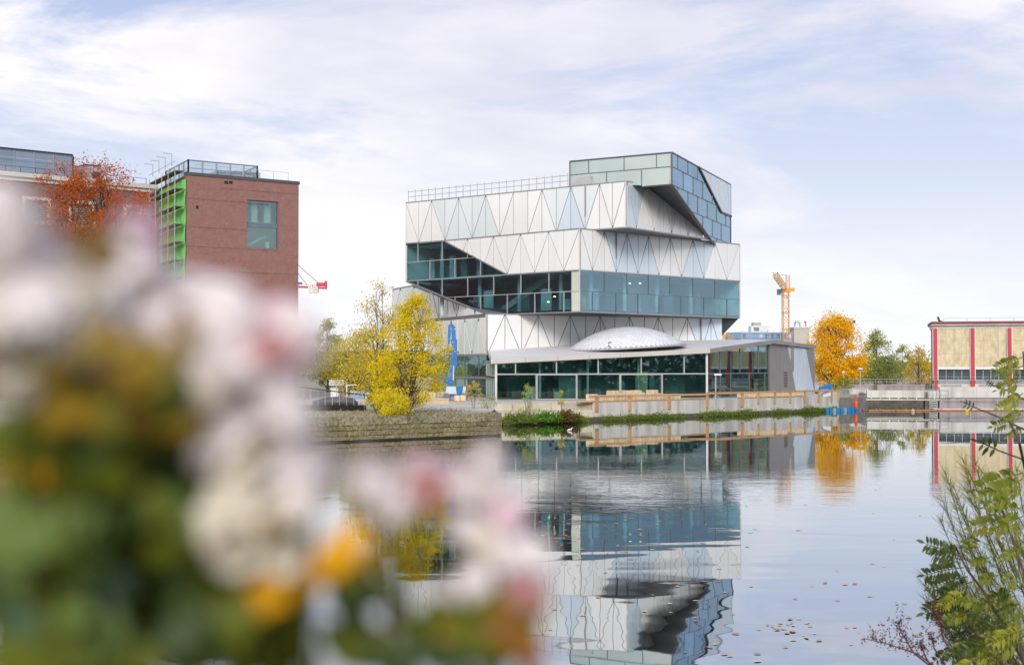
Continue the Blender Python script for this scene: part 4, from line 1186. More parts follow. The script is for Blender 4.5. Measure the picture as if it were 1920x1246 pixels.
# ================================================================== old stone wall in front
FWl = Face((LW0.x, LW0.y), (LW1.x, LW1.y))
sw = thing('stone_wall', (LW1.x, LW1.y, 0), 'mossy old sandstone block wall standing in the water before the yellow tree', 'wall')
mb = MB(); FWl.slab(mb, rect(0, FWl.len - .05, -1.0, 1.62), -1.2, -.10); mb.build('core', M['mortar'], sw)
rs = random.Random(21)
def courses(face, u_start, u_end, zs, minw, maxw, root, big):
    for k, (za_, zb_) in enumerate(zip(zs[:-1], zs[1:])):
        u = u_end
        while u > u_start:
            w = rs.uniform(minw, maxw)
            if u < big: w *= 2.2
            a = max(u_start, u - w)
            o = rs.uniform(-.03, .03) + (.05 if k == 0 else 0)
            j = rs.uniform(0, .03); g_ = rs.uniform(.002, .012)
            pl = [(a + .012, za_ + g_), (u - .012, za_ + g_ + j), (u - .012, zb_ - .004), (a + .012, zb_ - .004 - j * .5)]
            inn = inset_same(pl, .035)
            mb = MB(); face.slab(mb, pl, -.35, o - .03)
            P = [face.P(*p, o - .03) for p in pl]; I = [face.P(*p, o) for p in inn]
            mb.add(P + I, [(0, 1, 5, 4), (1, 2, 6, 5), (2, 3, 7, 6), (3, 0, 4, 7), (4, 5, 6, 7)])
            mb.build('stone_block', M['stone'], root)
            u = a
courses(FWl, 20, FWl.len, [.10, .44, .86, 1.28], 1.1, 2.6, sw, 44)
u = FWl.len
while u > 20:
    w = rs.uniform(1.6, 2.8) * (2 if u < 44 else 1)
    mb = MB(); FWl.slab(mb, rect(max(20, u - w) + .02, u - .02, 1.29, 1.955 + rs.uniform(0, .03)), -1.25, .06 + rs.uniform(-.02, .02)); mb.build('cap_stone', M['stone_cap'], sw)
    u -= w
FWe = Face((LW1.x, LW1.y), (LW1.x - 1.6, LW1.y + 28.5))
fe = Face((LW1.x + .02, LW1.y + .4), (-1.9, 150))
FW_end = MB()
for k in range(12):
    a = Vector((LW1.x, LW1.y, 0)).lerp(Vector((-2.2, 150, 0)), k / 12); b = Vector((LW1.x, LW1.y, 0)).lerp(Vector((-2.2, 150, 0)), (k + 1) / 12)
    MB().prism([(a.x - .6, a.y + .06, -.5), (a.x + .03, a.y + .06, -.5), (b.x + .03, b.y, -.5), (b.x - .6, b.y, -.5)], [(a.x - .6, a.y + .06, 1.7), (a.x + .03, a.y + .06, 1.7), (b.x + .03, b.y, 1.7), (b.x - .6, b.y, 1.7)]).build('stone_block', M['stone'], sw)
rg = np.random.default_rng(8)
pts = []
for i in range(2600):
    u = FWl.len - rg.uniform(0, 40); z = rg.choice([.44, .44, .88, 1.3, 1.96, 1.96, 1.96]); k = 1 if math.sin(u * 1.7 + z * 9) + math.sin(u * .6) > rg.uniform(-.6, 1.6) else 0
    if k: p = FWl.P(u, z + abs(rg.normal(0, .07)), .08 - (.5 * rg.random() if z > 1.5 else 0)); pts.append(tuple(p))
leaf_cloud('moss_tufts', pts, .14, M['weeds'], asp=.3, kind='stuff', seed=3)
# grass and dry weeds on top, behind the wall
pts = []
for i in range(5200):
    u = FWl.len - rg.uniform(.3, 30); k = rg.uniform(.9, 9.0)
    if math.sin(u * .9 + k) + math.sin(u * .37 + k * 1.3) < rg.uniform(-1.2, 1.2): continue
    p = FWl.P(u, ZT + abs(rg.normal(0, .16)), -k); pts.append(tuple(p))
leaf_cloud('wall_grass', pts, .26, M['dry_weeds'], asp=.22, kind='stuff', seed=4)

# ================================================================== trees and plants
M['leaf_yellow'] = leafmat('yellow autumn leaves', [(.90, .62, .008), (.94, .74, .015), (.76, .68, .02), (.56, .60, .03), (.90, .70, .012), (.92, .62, .008)], .42)
M['leaf_yellow_pale'] = leafmat('thin yellow leaves', [(.76, .54, .06), (.80, .62, .08), (.5, .5, .08), (.7, .48, .10)], .45)
M['leaf_orange'] = leafmat('orange maple leaves', [(.90, .54, .006), (.94, .62, .01), (.86, .44, .008), (.92, .68, .02)], .42)
M['leaf_red'] = leafmat('rust red feathery leaves', [(.50, .10, .016), (.58, .14, .02), (.38, .07, .014), (.54, .19, .03)], .35)
M['leaf_green'] = leafmat('mid green leaves', [(.17, .24, .06), (.24, .30, .07), (.32, .34, .08), (.20, .22, .07)], .35)
M['leaf_olive'] = leafmat('olive leaves', [(.30, .34, .05), (.38, .39, .06), (.22, .29, .04), (.44, .38, .06)], .35)
M['leaf_gold'] = leafmat('golden olive leaves', [(.62, .46, .03), (.70, .50, .03), (.48, .42, .06), (.66, .40, .03)], .4)
M['leaf_dark'] = leafmat('dark green leaves', [(.018, .04, .01), (.03, .06, .012), (.045, .07, .015)], .25)
def tree(name, label, base, height, width, m, n, size, seed, crown0=.25, clumps=60, sig=.06, group=None, profile=None, multi=1, trunk_r=.16, asp=.65, lean=0, wq=0, lowfill=0, cat='tree', branch_show=True):
    r = np.random.default_rng(seed)
    bx, by, bz = base
    t = thing(name, base, label, cat, group)
    prof = profile or (lambda q: math.sin(math.pi * min(1, q * .92 + .08)) ** .7)
    trunk = MB()
    stems = []
    for s_ in range(multi):
        a = 2 * math.pi * s_ / max(1, multi) + seed
        off = 0 if multi == 1 else width * .16
        pts = []; off0 = 0 if multi == 1 else width * .03
        for k in range(8):
            q = k / 7
            pts.append(Vector((bx + math.cos(a) * (off0 + off * q) + lean * q + r.normal(0, width * .012) * (k > 0), by + math.sin(a) * (off0 + off * q), bz - .2 + (height * .93) * q * (1 if multi == 1 else (1 - .12 * s_)))))
        stems.append(pts)
        trunk.tube(pts, [trunk_r * (1 - .88 * k / 7) / (multi ** .3) for k in range(8)], 7)
    cl = []
    for i in range(clumps):
        q = r.beta(1.15, 1.2); rad_ = width / 2 * prof(q) * math.sqrt(r.uniform(.12, 1)); a = r.uniform(0, 2 * math.pi)
        c = Vector((bx + lean * (crown0 + q * (1 - crown0)) + rad_ * math.cos(a), by + rad_ * math.sin(a), bz + height * (crown0 + (1 - crown0) * q * .97)))
        cl.append((c, q))
        st = stems[i % multi]
        zz = max(bz + height * crown0 * .5, c.z - rad_ * r.uniform(.7, 1.3))
        f = min(.97, max(0.02, (zz - bz) / (height * .93))) * 7
        k = min(6, int(f)); p0 = st[k].lerp(st[k + 1], f - k)
        mid = p0.lerp(c, .55) + Vector((r.normal(0, .04), r.normal(0, .04), .06)) * width
        trunk.tube([p0, mid, c], [trunk_r * .28 * (1 - .6 * f / 7), trunk_r * .16, trunk_r * .05], 4)
    trunk.build('trunk', M['bark'], t)
    P = []
    wts = r.uniform(.4, 1.6, clumps) * np.array([max(.12, 1 - wq * q) for _, q in cl]); wts /= wts.sum()
    for (c, q), w in zip(cl, wts):
        k = int(n * w)
        sg = np.array([sig * width, sig * width, sig * width * .8]) * r.uniform(.7, 1.4)
        P.append(np.array(c) + r.normal(size=(k, 3)) * sg)
    P = np.concatenate(P)
    P = P[P[:, 2] > bz + .15]
    leaf_cloud('crown', P, size, m, t, asp=asp, seed=seed)
    return t
gb = lambda px, d, z=ZT: (*G(px, d), z)
cone = lambda q: (1 - q) ** .62 * .98 + .03
upr = lambda q: (math.sin(math.pi * min(1, q * .80 + .2)) ** .9)
tree('yellow_tree', 'bushy bright yellow tree on the bank in front of the white museum', gb(757, 119, 1.8), 10.1, 6.9, M['leaf_yellow'], 20000, .155, 3, .08, 125, .05, lean=1.0, wq=.25, profile=lambda q: .45 + .55 * math.sin(math.pi * min(1, q * .9 + .12)) if q < .55 else (1 - q) ** .6 * 1.35, multi=3, trunk_r=.14)
tree('sparse_tree', 'tall thin yellow tree losing its leaves, beside the bushy yellow one', gb(712, 124, 1.8), 11.8, 8.4, M['leaf_yellow_pale'], 8500, .16, 5, .18, 90, .05, wq=1.0, profile=lambda q: (1 - q) ** .75, multi=2, trunk_r=.13)
tree('yellow_bush', 'low round yellow bush at the foot of the bushy tree', gb(735, 115.5, 1.75), 2.1, 3.0, M['leaf_yellow'], 3000, .14, 8, .05, 30, .09, multi=3, trunk_r=.04, cat='bush')
tree('green_bush', 'green bush beside the yellow tree foot, before the barge', gb(706, 122, 1.8), 2.9, 2.6, M['leaf_olive'], 1600, .15, 9, .1, 26, .1, multi=2, trunk_r=.04, cat='bush')
tree('poplar_tree', 'yellow green poplar standing far behind the sparse tree', gb(614, 215), 11.2, 6.4, leafmat('lime poplar leaves', [(.50, .54, .06), (.62, .60, .07), (.38, .44, .05)], .4), 7500, .24, 12, .1, 60, .06, profile=upr, trunk_r=.15)
tree('amber_tree', 'amber brown tree behind the sparse yellow tree', gb(668, 190), 8.6, 9.5, M['leaf_yellow'], 6500, .22, 14, .12, 70, .07, trunk_r=.2)
tree('dark_tree', 'dark green tree low behind the sparse yellow tree', gb(655, 200), 5.6, 7.5, M['leaf_green'], 4200, .22, 15, .1, 50, .08, trunk_r=.14)
tree('low_amber_tree', 'low amber tree showing behind the bushy yellow tree', gb(705, 175), 5.6, 6.5, M['leaf_orange'], 3200, .22, 16, .15, 40, .08, trunk_r=.14)
tree('rust_tree', 'tall rust red conifer before the old brick building', gb(168, 122, 1.8), 22.0, 11.0, M['leaf_red'], 18000, .26, 18, .62, 80, .043, profile=lambda q: .35 + .65 * math.sin(math.pi * (q * .8 + .15)), trunk_r=.34, asp=.3, multi=3)
tree('rust_sapling', 'small rust red tree before the green scaffold netting', gb(330, 128, 1.8), 10.9, 2.6, M['leaf_red'], 1500, .2, 19, .7, 26, .1, trunk_r=.1, asp=.3)
tree('orange_tree', 'big round golden orange tree beyond the grey end of the hall', gb(1566, 232), 12.4, 10.0, M['leaf_orange'], 19000, .30, 22, .08, 130, .06, trunk_r=.3, profile=lambda q: math.sin(math.pi * min(1, q * .78 + .2)) ** .6)
GT = 'trees behind the road bridge'
tree('green_tree', 'loose mid green tree right behind the golden orange one', gb(1644, 262), 10.6, 7.0, M['leaf_olive'], 6500, .27, 24, .08, 80, .06, GT, profile=upr)
tree('green_tree', 'low dark green tree under the golden orange crown', gb(1600, 250), 5.0, 7.0, M['leaf_green'], 3600, .25, 25, .05, 50, .08, GT)
tree('green_tree', 'dull green tree in the middle of the row behind the bridge', gb(1665, 258), 6.0, 6.5, M['leaf_green'], 3800, .25, 26, .05, 50, .08, GT)
tree('green_tree', 'thin grey green tree standing above its row behind the bridge', gb(1692, 272), 7.9, 4.0, M['leaf_olive'], 1500, .25, 27, .3, 40, .06, GT, trunk_r=.1)
tree('golden_shrub', 'golden shrub rising to a thin point beside the red columned building', gb(1722, 250), 7.2, 6.2, M['leaf_gold'], 3800, .24, 28, .04, 60, .07, GT, profile=cone)
tree('golden_shrub', 'low amber shrub close against the end of the red columned building', gb(1742, 255), 4.4, 4.5, M['leaf_orange'], 1700, .24, 29, .04, 40, .08, GT)
tree('green_tree', 'small green tree seen under the dark slanted end of the museum', gb(1384, 250), 9.2, 3.4, M['leaf_green'], 2200, .25, 30, .2, 40, .08, 'trees behind the museum', profile=upr)
tree('amber_tree', 'amber tree seen under the dark slanted end of the museum', gb(1362, 245), 9.6, 4.6, M['leaf_orange'], 2600, .25, 31, .2, 40, .08, 'trees behind the museum')
pts = np.column_stack([RNG.uniform(-300, 420, 26000), RNG.uniform(480, 640, 26000), np.abs(RNG.normal(0, 1, 26000))])
pts[:, 2] = 2 + np.clip(pts[:, 2], 0, 2.2) * (3.0 + 1.4 * np.sin(pts[:, 0] * .05) + .9 * np.sin(pts[:, 0] * .17))
leaf_cloud('distant_wood', pts, 1.3, M['leaf_olive'], kind='stuff')
# wood on the near bank, outside the frame, that the hall glass mirrors
pts = np.column_stack([RNG.uniform(0, 1, 15000), RNG.normal(0, 6, 15000), np.abs(RNG.normal(0, 1, 15000))])
wx = 62 + pts[:, 0] * 50 + pts[:, 1]; wy = 40 + pts[:, 0] * 100 - pts[:, 1] * .5
wz = 1.5 + np.clip(pts[:, 2], 0, 2) * (5 + 1.6 * np.sin(pts[:, 0] * 21))
leaf_cloud('near_bank_wood', np.column_stack([wx, wy, wz]), 1.1, M['leaf_dark'], kind='stuff')
mb = MB(); mb.add([(52, 30, -.5), (60, 30, 1.6), (105, 30, 1.8), (170, 150, 1.8), (112, 150, 1.6), (104, 150, -.5)], [(0, 1, 4, 5), (1, 2, 3, 4)])
tag(mb.build('near_bank', M['soil']), kind='structure')
# bank shrubs
tree('young_willow', 'upright light green young willow growing from the bank before the glass hall', gb(989, 146.5, .3), 3.9, 2.3, leafmat('willow leaves', [(.42, .54, .05), (.56, .62, .08), (.52, .52, .06)], .4), 900, .17, 40, .15, 40, .06, multi=5, trunk_r=.05, asp=.25, cat='shrub', profile=upr)
tree('yellow_sapling', 'small thin yellow sapling on the ledge before the hall glass', gb(1052, 149, .9), 2.6, .8, M['leaf_yellow_pale'], 160, .17, 41, .3, 14, .1, trunk_r=.03, cat='sapling')
tree('weed_bush', 'dark green weedy bush at the water edge below the stone ledges', gb(975, 144.6, .05), .85, 4.6, M['weeds'], 2600, .2, 42, .02, 40, .07, multi=3, trunk_r=.03, cat='bush', group='bushes on the planted bank')
tree('weed_bush', 'fresh green bush in the middle of the planted bank', gb(1024, 146.4, .05), .95, 3.2, leafmat('fresh weeds', [(.10, .28, .02), (.15, .34, .03), (.09, .22, .02)], .35), 2300, .2, 43, .02, 36, .08, multi=3, trunk_r=.03, cat='bush', group='bushes on the planted bank')
tree('weed_bush', 'brown topped round bush at the end of the stone ledges', gb(1066, 148, .05), 1.2, 2.6, leafmat('browning weeds', [(.16, .10, .02), (.22, .13, .03), (.10, .12, .02)], .35), 2000, .2, 44, .02, 36, .08, multi=3, trunk_r=.03, cat='bush', group='bushes on the planted bank')
tree('yellow_shrub', 'thin yellow leaved shrub growing beside the blue lift', gb(888, 133, 1.9), 2.6, 1.7, M['leaf_yellow_pale'], 420, .16, 45, .3, 26, .08, multi=3, trunk_r=.03, cat='shrub')
tree('weed_clump', 'tall green weeds on the wall end near the yellow leaved shrub', gb(915, 134, 1.9), 1.5, 2.2, M['leaf_olive'], 420, .15, 46, .1, 26, .08, multi=3, trunk_r=.02, cat='weeds', asp=.3)
tree('quay_bush', 'green bush behind the last posts of the timber rail', gb(1583, 196), 2.6, 2.2, M['leaf_olive'], 900, .2, 47, .05, 24, .1, trunk_r=.04, cat='bush')

# ================================================================== behind the stone wall: barge, site things, boom lift
t = thing('barge', (*G(655, 128), 1.3), 'black hulled barge with a light railing lying behind the stone wall', 'barge')
xa, xb = at(585, 770, 128), at(685, 770, 128)
def hullpts(z, k): return [(xa.x - 1, xa.y - 1.2 * k, z), (xb.x - .6, xb.y - 1.2 * k, z), (xb.x + .1 * k, xb.y, z), (xb.x - .6, xb.y + 2.4 * k, z), (xa.x - 1, xa.y + 2.4 * k, z)]
MB().prism(hullpts(1.35, .85), hullpts(2.45, 1.0)).build('hull', M['black'], t)
mb = MB(); mb.tube([(xa.x, xa.y + .5, 2.6), (xa.x + 1.4, xa.y + .5, 2.75), (xa.x + 2.6, xa.y + .6, 2.8), (xa.x + 3.6, xa.y + .5, 2.7), (xb.x - .8, xb.y + .4, 2.5)], [.2, .42, .42, .38, .2], 9); mb.build('tarpaulin', M['tarp'], t, smooth=True)
for i in range(8):
    p = Vector((xa.x - .6 + i * (xb.x - xa.x) / 7.5, xa.y - 1.1, 2.45)); MB().tube([p, p + Vector((0, 0, 1.55 - .09 * i))], .025, 5).build('rail_post', M['trim_light'], t)
MB().tube([(xa.x - 1, xa.y - 1.1, 4.1), (xb.x + .6, xb.y - 1.1, 3.3)], .06, 6).build('handrail', M['dark_steel'], t)
# low brown retaining walls behind
rw = thing('retaining_wall', (*G(770, 150), ZT), 'low brown sandstone retaining wall behind the yellow tree', 'wall')
fr = Face(G(686, 146), G(842, 152))
for i in range(9):
    mb = MB(); fr.slab(mb, rect(fr.len * i / 9 + .015, fr.len * (i + 1) / 9 - .015, 1.4, 2.35 + .02 * (i % 2)), -.6, 0); mb.build('stone_block', M['pallet_stone'], rw)
mb = MB(); fr.slab(mb, rect(0, fr.len, 2.38, 2.5), -2.5, .06); mb.build('cap_slab', M['paving'], rw)
mb = MB()
mb.add([(*G(780, 127), ZT + .01), (*G(925, 127), ZT + .01), (*G(930, 148), ZT + .01), (*G(760, 146), ZT + .01)], [(0, 1, 2, 3)])
tag(mb.build('concrete_apron', M['paving']), kind='structure')
def container(name, label, px0, px1, py0, py1, d, m, dep=2.4, cat='site container'):
    a, b = at(px0, py1, d), at(px1, py1, d); z1 = zat(py0, d); z0 = ZT
    t = thing(name, ((a.x + b.x) / 2, d, z0), label, cat)
    mb = MB(); mb.box(((a.x + b.x) / 2, d + dep / 2, (z0 + z1) / 2), (b.x - a.x, dep, z1 - z0)); mb.build('body', m, t)
    mb = MB(); w = b.x - a.x; k = max(3, int(w / .5))
    for i in range(k): mb.box((a.x + w * (i + .5) / k, d - .02, (z0 + z1) / 2), (w / k * .45, .05, (z1 - z0) * .86))
    mb.build('rib_panel', m, t)
    mb = MB(); mb.box(((a.x + b.x) / 2, d + dep / 2, z1 + .05), (w + .12, dep + .12, .12)); mb.build('roof', M['trim_light'], t)
    return t
container('white_container', 'white site container with a pale roof behind the barge', 620, 634, 728, 744, 175, M['white_paint'])
container('blue_container', 'blue framed site cabin behind the barge', 657, 683, 735, 750, 172, mat('dull blue paint', (.22, .32, .48), None, 1, .5))
container('white_container', 'white ribbed site container close beside the yellow tree', 685, 708, 737, 751, 171, M['white_paint'])
t = thing('orange_digger_part', (*G(697, 166), ZT), 'small orange red machine parked before the white ribbed container', 'machine')
p = at(697, 748, 166)
MB().box((p.x, p.y, ZT + .45), (1.1, .8, .5), .2).build('body', M['orange'], t)
MB().box((p.x + .6, p.y, ZT + .3), (.7, .5, .3), .2).build('blade', M['orange'], t)
mb = MB(); mb.tube([(p.x - .4, p.y - .5, ZT + .2), (p.x - .4, p.y + .5, ZT + .2)], .2, 10); mb.tube([(p.x + .3, p.y - .5, ZT + .2), (p.x + .3, p.y + .5, ZT + .2)], .2, 10); mb.build('wheel', M['black'], t)
t = thing('road_sign', (*G(631, 150), ZT), 'back of a pair of grey sign boards on one post above the barge', 'sign')
p = at(631, 745, 150)
MB().tube([(p.x, p.y, ZT), (p.x, p.y, zat(712, 150))], .05).build('post', M['steel'], t)
for dx in (-.42, .42): MB().box((p.x + dx, p.y, zat(717, 150)), (.72, .05, .62)).build('sign_board', M['steel'], t)
t = thing('site_lamp', (*G(650, 160), ZT), 'white lamp post with an arm behind the barge', 'lamp')
p = at(650, 745, 160)
MB().tube([(p.x, p.y, ZT), (p.x, p.y, zat(716, 160))], .09).build('post', M['white_paint'], t)
MB().bar((p.x, p.y, zat(722, 160)), (p.x + 1.1, p.y, zat(721, 160)), .1, .12).build('arm', M['white_paint'], t)
# blue boom lift
D = 165
bl = thing('boom_lift', (*G(850, D), ZT), 'blue articulated boom lift standing upright before the museum foot', 'boom lift')
p = at(850, 742, D)
def R3(px, py, dy=0): 
    q = at(px, py, D); return Vector((q.x, q.y + dy, q.z))
mb = MB(); mb.bar(R3(840, 722), R3(852, 680), .85, .7); mb.bar(R3(847, 676), R3(851, 678), .9, .8); mb.build('lower_boom', M['blue_paint'], bl)
mb = MB(); mb.bar(R3(851, 684), R3(851.5, 636), .78, .72); mb.build('upper_boom', M['blue_paint'], bl)
mb = MB(); mb.bar(R3(851, 637), R3(850, 618), .55, .5); mb.bar(R3(852, 616), R3(843, 608), .45, .5); mb.build('inner_boom', M['blue_paint'], bl)
for a, b, w in (((843, 609), (842, 640), .35), ((842, 640), (834, 680), .24), ((834, 680), (826, 703), .24), ((826, 703), (816, 735), .34)): MB().bar(R3(*a), R3(*b), w, w * .9).build('jib_arm', M['blue_paint'], bl)
mb = MB(); mb.bar(R3(846, 655, -.5), R3(846.5, 646, -.5), .2, .06); mb.build('lettering_plate', M['white_paint'], bl)
mb = MB(); mb.bar(R3(851, 686, -.45), R3(850, 712, -.45), .12, .12); mb.build('ram', M['trim_light'], bl)
mb = MB()
for x0, x1 in ((836, 857), (867, 875)):
    a, b = R3(x0, 735), R3(x1, 735); z0, z1 = zat(738, D), zat(724, D)
    mb.prism([(a.x, D - .9, z0), (b.x, D - .9, z0), (b.x, D + .9, z0), (a.x, D + .9, z0)], [(a.x + .1, D - .7, z1), (b.x - .1, D - .7, z1), (b.x - .1, D + .7, z1), (a.x + .1, D + .7, z1)])
mb.build('hood', M['grey_machine'], bl)
a, b = R3(857, 735), R3(867, 735)
MB().box(((a.x + b.x) / 2, D, zat(731, D)), (b.x - a.x - .02, 1.84, .95)).build('turret', M['blue_paint'], bl)
MB().box((R3(855, 740).x, D, zat(741, D)), (2.2, 1.3, .35)).build('chassis', M['blue_paint'], bl)
for px in (838, 870):
    for dy in (-.9, .9): MB().tube([(R3(px, 745).x, D + dy - .18, ZT + .45), (R3(px, 745).x, D + dy + .18, ZT + .45)], .45, 14).build('wheel', M['tarp'], bl)
p = at(870, 748, 161)

# ================================================================== right side: quay, bridge, columned building
rq = thing('far_quay_wall', (*G(1760, 193), 0), 'long quay wall of light concrete above a mauve base below the columned building', 'quay wall')
fz = Face(G(1761, 193), (190, 191))
u = 0; i = 0
while u < fz.len:
    w = 5.0
    mb = MB(); fz.slab(mb, rect(u + .012, min(fz.len, u + w) - .012, 1.66, 3.1), -1.0, .12); mb.build('parapet_panel', M['concrete'], rq)
    mb = MB(); fz.slab(mb, rect(u + .012, min(fz.len, u + w) - .012, -.6, 1.64), -1.0, 0); mb.build('base_panel', M['mauve'], rq)
    u += w
    if i > 12: w = 20
    i += 1
mb = MB(); fz.slab(mb, rect(-1.0, fz.len, -.3, .22), .01, .9); mb.build('footing', M['concrete'], rq)
guard('quay_rail', 'thin steel rail standing on the footing of the mauve wall', [fz.P(.4, .2, .6), fz.P(22, .2, .6)], [6], 1.15, M['steel'], (1.15,), .035)
# weir bridge
wb = thing('weir_bridge', (*G(1690, 194), 0), 'low concrete footbridge beam over the dark weir opening', 'bridge')
fb_ = Face(G(1625, 194.5), G(1760.5, 193))
for i in range(4):
    mb = MB(); fb_.slab(mb, rect(fb_.len * i / 4 + .012, fb_.len * (i + 1) / 4 - .012, 1.62, 2.62), -1.2, 0); mb.build('beam_panel', M['concrete'], wb)
mb = MB(); fb_.slab(mb, rect(-.1, fb_.len, 1.28, 1.45), -1.4, .35); mb.build('ledge', M['concrete'], wb)
mb = MB(); fb_.slab(mb, rect(0, fb_.len, 1.46, 1.61), -1.2, -.12); mb.build('recess', M['concrete_dark'], wb)
for i in range(8):
    mb = MB(); u = fb_.len * (i + .5) / 8; fb_.slab(mb, rect(u - .06, u + .06, 1.455, 1.615), -.11, .1); mb.build('bracket', M['concrete'], wb)
mb = MB(); fb_.slab(mb, rect(-.4, 0, -.8, 2.2), -8, .1); fb_.slab(mb, rect(fb_.len * .8, fb_.len * .84, -.6, 2.4), -1.6, .3); mb.build('pier', M['concrete_dark'], wb)
mb = MB(); z = .15
fbk = Face((48.8, 202.6), (59.5, 202.6))
for k in range(4):
    for i in range(5):
        if True:
            q = MB(); fbk.slab(q, rect(fbk.len * i / 5 + .02 + (.5 if k % 2 else 0), fbk.len * (i + 1) / 5 - .02 + (.5 if k % 2 else 0), -.2 + k * .4, .17 + k * .4), -.5, .05 * (k % 2)); q.build('stone_block', M['concrete_dark'], wb)  # dark concrete puts the shade of the opening into the block colour
for i in range(6):
    q = MB(); u = fb_.len * .865; fb_.slab(q, rect(u, u + .95, .2 + i * .24, .28 + i * .24), .15, .5 + .0); q.build('ladder_rung', M['trim_light'], wb)
q = MB(); fb_.slab(q, rect(fb_.len * .86, fb_.len * .865, .1, 2.6), .15, .3); fb_.slab(q, rect(fb_.len * .865 + .95, fb_.len * .865 + 1.02, .1, 2.6), .15, .3); q.build('ladder_stile', M['steel'], wb)
guard('weir_rail', 'steel railing over the ladder at the end of the weir footbridge', [fb_.P(fb_.len * .8, 1.5, .35), fb_.P(fb_.len + 1.2, 1.5, .35)], [3], 1.25, M['steel'], (.6, 1.25), .03)
# driftwood scum and boom line
pts = []
for i in range(1500):
    px = RNG.uniform(1610, 1765); d = 191.6 - abs(RNG.normal(0, 1.4)); q = G(px, d); pts.append((q[0], q[1], .03 + abs(RNG.normal(0, .05))))
leaf_cloud('drift_litter', pts, .22, leafmat('drift', [(.34, .26, .2), (.45, .40, .36), (.2, .13, .09), (.40, .2, .12)], .1), flat=.8, kind='stuff')
bo = thing('floating_boom', (*G(1700, 190), 0), 'thin rust orange floating boom stretched along the foot of the mauve wall', 'boom')
b0, b1 = Vector((*G(1628, 188.5), .06)), Vector((120, 188, .06))
for i in range(24):
    a, b = b0.lerp(b1, i / 24), b0.lerp(b1, (i + .97) / 24); MB().tube([a, b], .13, 6).build('float', mat('rust boom', (.42, .2, .09), None, 1, .7) if i == 0 else bpy.data.materials['rust boom'], bo)
# left abutment with picket railing
ab_ = thing('weir_abutment', (*G(1600, 193), 0), 'stained dark concrete abutment between the quay end and the weir', 'abutment')
fa = Face((Q[3].x, Q[3].y), G(1626, 194.4))
for i in range(3):
    mb = MB(); fa.slab(mb, rect(fa.len * i / 3 + .01, fa.len * (i + 1) / 3 - .01, -.6, 1.72), -1, 0); mb.build('wall_block', M['abutment'], ab_)
pr_ = thing('picket_railing', (*G(1600, 193), 1.7), 'grey steel picket railing on the dark abutment', 'railing')
for i in range(26):
    a = fa.P(fa.len * (i + .5) / 26, 1.7, -.1); MB().bar(a, a + Vector((0, 0, 1.15)), .07, .03).build('picket', M['steel'], pr_)
mb = MB(); mb.bar(fa.P(0, 2.85, -.1), fa.P(fa.len, 2.85, -.1), .07, .06); mb.bar(fa.P(0, 1.8, -.1), fa.P(fa.len, 1.8, -.1), .07, .06); mb.build('rail', M['steel'], pr_)
# road bridge behind
rb_ = thing('road_bridge', (*G(1660, 216), ZT), 'grey parapet of the road behind the weir with a thin steel railing', 'bridge')
frd = Face(G(1590, 217), G(1746, 214))
for i in range(5):
    mb = MB(); frd.slab(mb, rect(frd.len * i / 5 + .01, frd.len * (i + 1) / 5 - .01, 1.9, 3.0 + .0), -.4, 0); mb.build('parapet_panel', M['mauve'], rb_)
mb = MB(); frd.slab(mb, rect(-.1, frd.len, 3.02, 3.14), -.5, .1); mb.build('coping', M['trim'], rb_)
for k in range(2):
    u = frd.len * (.31 + .62 * k); q = MB(); frd.slab(q, rect(u, u + .55, 1.9, 3.25), -.5, .2); q.build('pier', M['concrete_dark'], rb_)
for i in range(16):
    a = frd.P(frd.len * i / 15, 3.14, -.2); MB().tube([a, a + Vector((0, 0, .8))], .03, 4).build('rail_post', M['steel'], rb_)
for h in (.35, .8): MB().tube([frd.P(0, 3.14 + h, -.2), frd.P(frd.len, 3.14 + h, -.2)], .03, 4).build('rail', M['steel'], rb_)
# lower light parapet just behind the abutment
mb = MB(); fpl = Face(G(1592, 204), G(1628, 203)); lp = thing('parapet_wall', (*G(1610, 204), ZT), 'short pale parapet behind the picket railing', 'wall')
fpl.slab(mb, rect(0, fpl.len, 1.9, 2.75), -.4, 0); mb.build('wall', M['concrete'], lp)
# lamps
for px, d, ytop, lab, kind in ((1582, 200, 698, 'short white street lamp with a round head near the golden orange tree', 0), (1613.5, 206, 692, 'taller street lamp with a flat wide head behind the picket railing', 1)):
    p = at(px, 730, d); zt_ = zat(ytop, d)
    t = thing('street_lamp', (p.x, p.y, ZT), lab, 'street lamp', 'lamps by the weir')
    MB().tube([(p.x, p.y, ZT), (p.x, p.y, zt_)], [.07, .05], 7).build('pole', M['trim_light'], t)
    MB().tube([(p.x, p.y, zt_), (p.x, p.y, zt_ + .1), (p.x, p.y, zt_ + .22)], [.24 if not kind else .42, .22 if not kind else .4, .08], 12).build('lamp_head', M['white_paint'], t)
p = at(1598, 700, 300); zf = zat(604, 300)
t = thing('floodlight_mast', (p.x, p.y, ZT), 'tall floodlight mast rising behind the golden orange tree', 'floodlight')
MB().tube([(p.x, p.y, ZT), (p.x, p.y, zf)], [.22, .1], 7).build('pole', M['steel'], t)
mb = MB(); mb.box((p.x - .35, p.y, zf), (.4, .35, .5)); mb.box((p.x + .4, p.y, zf + .1), (.55, .4, .6)); mb.build('lamp_head', M['dark_steel'], t)
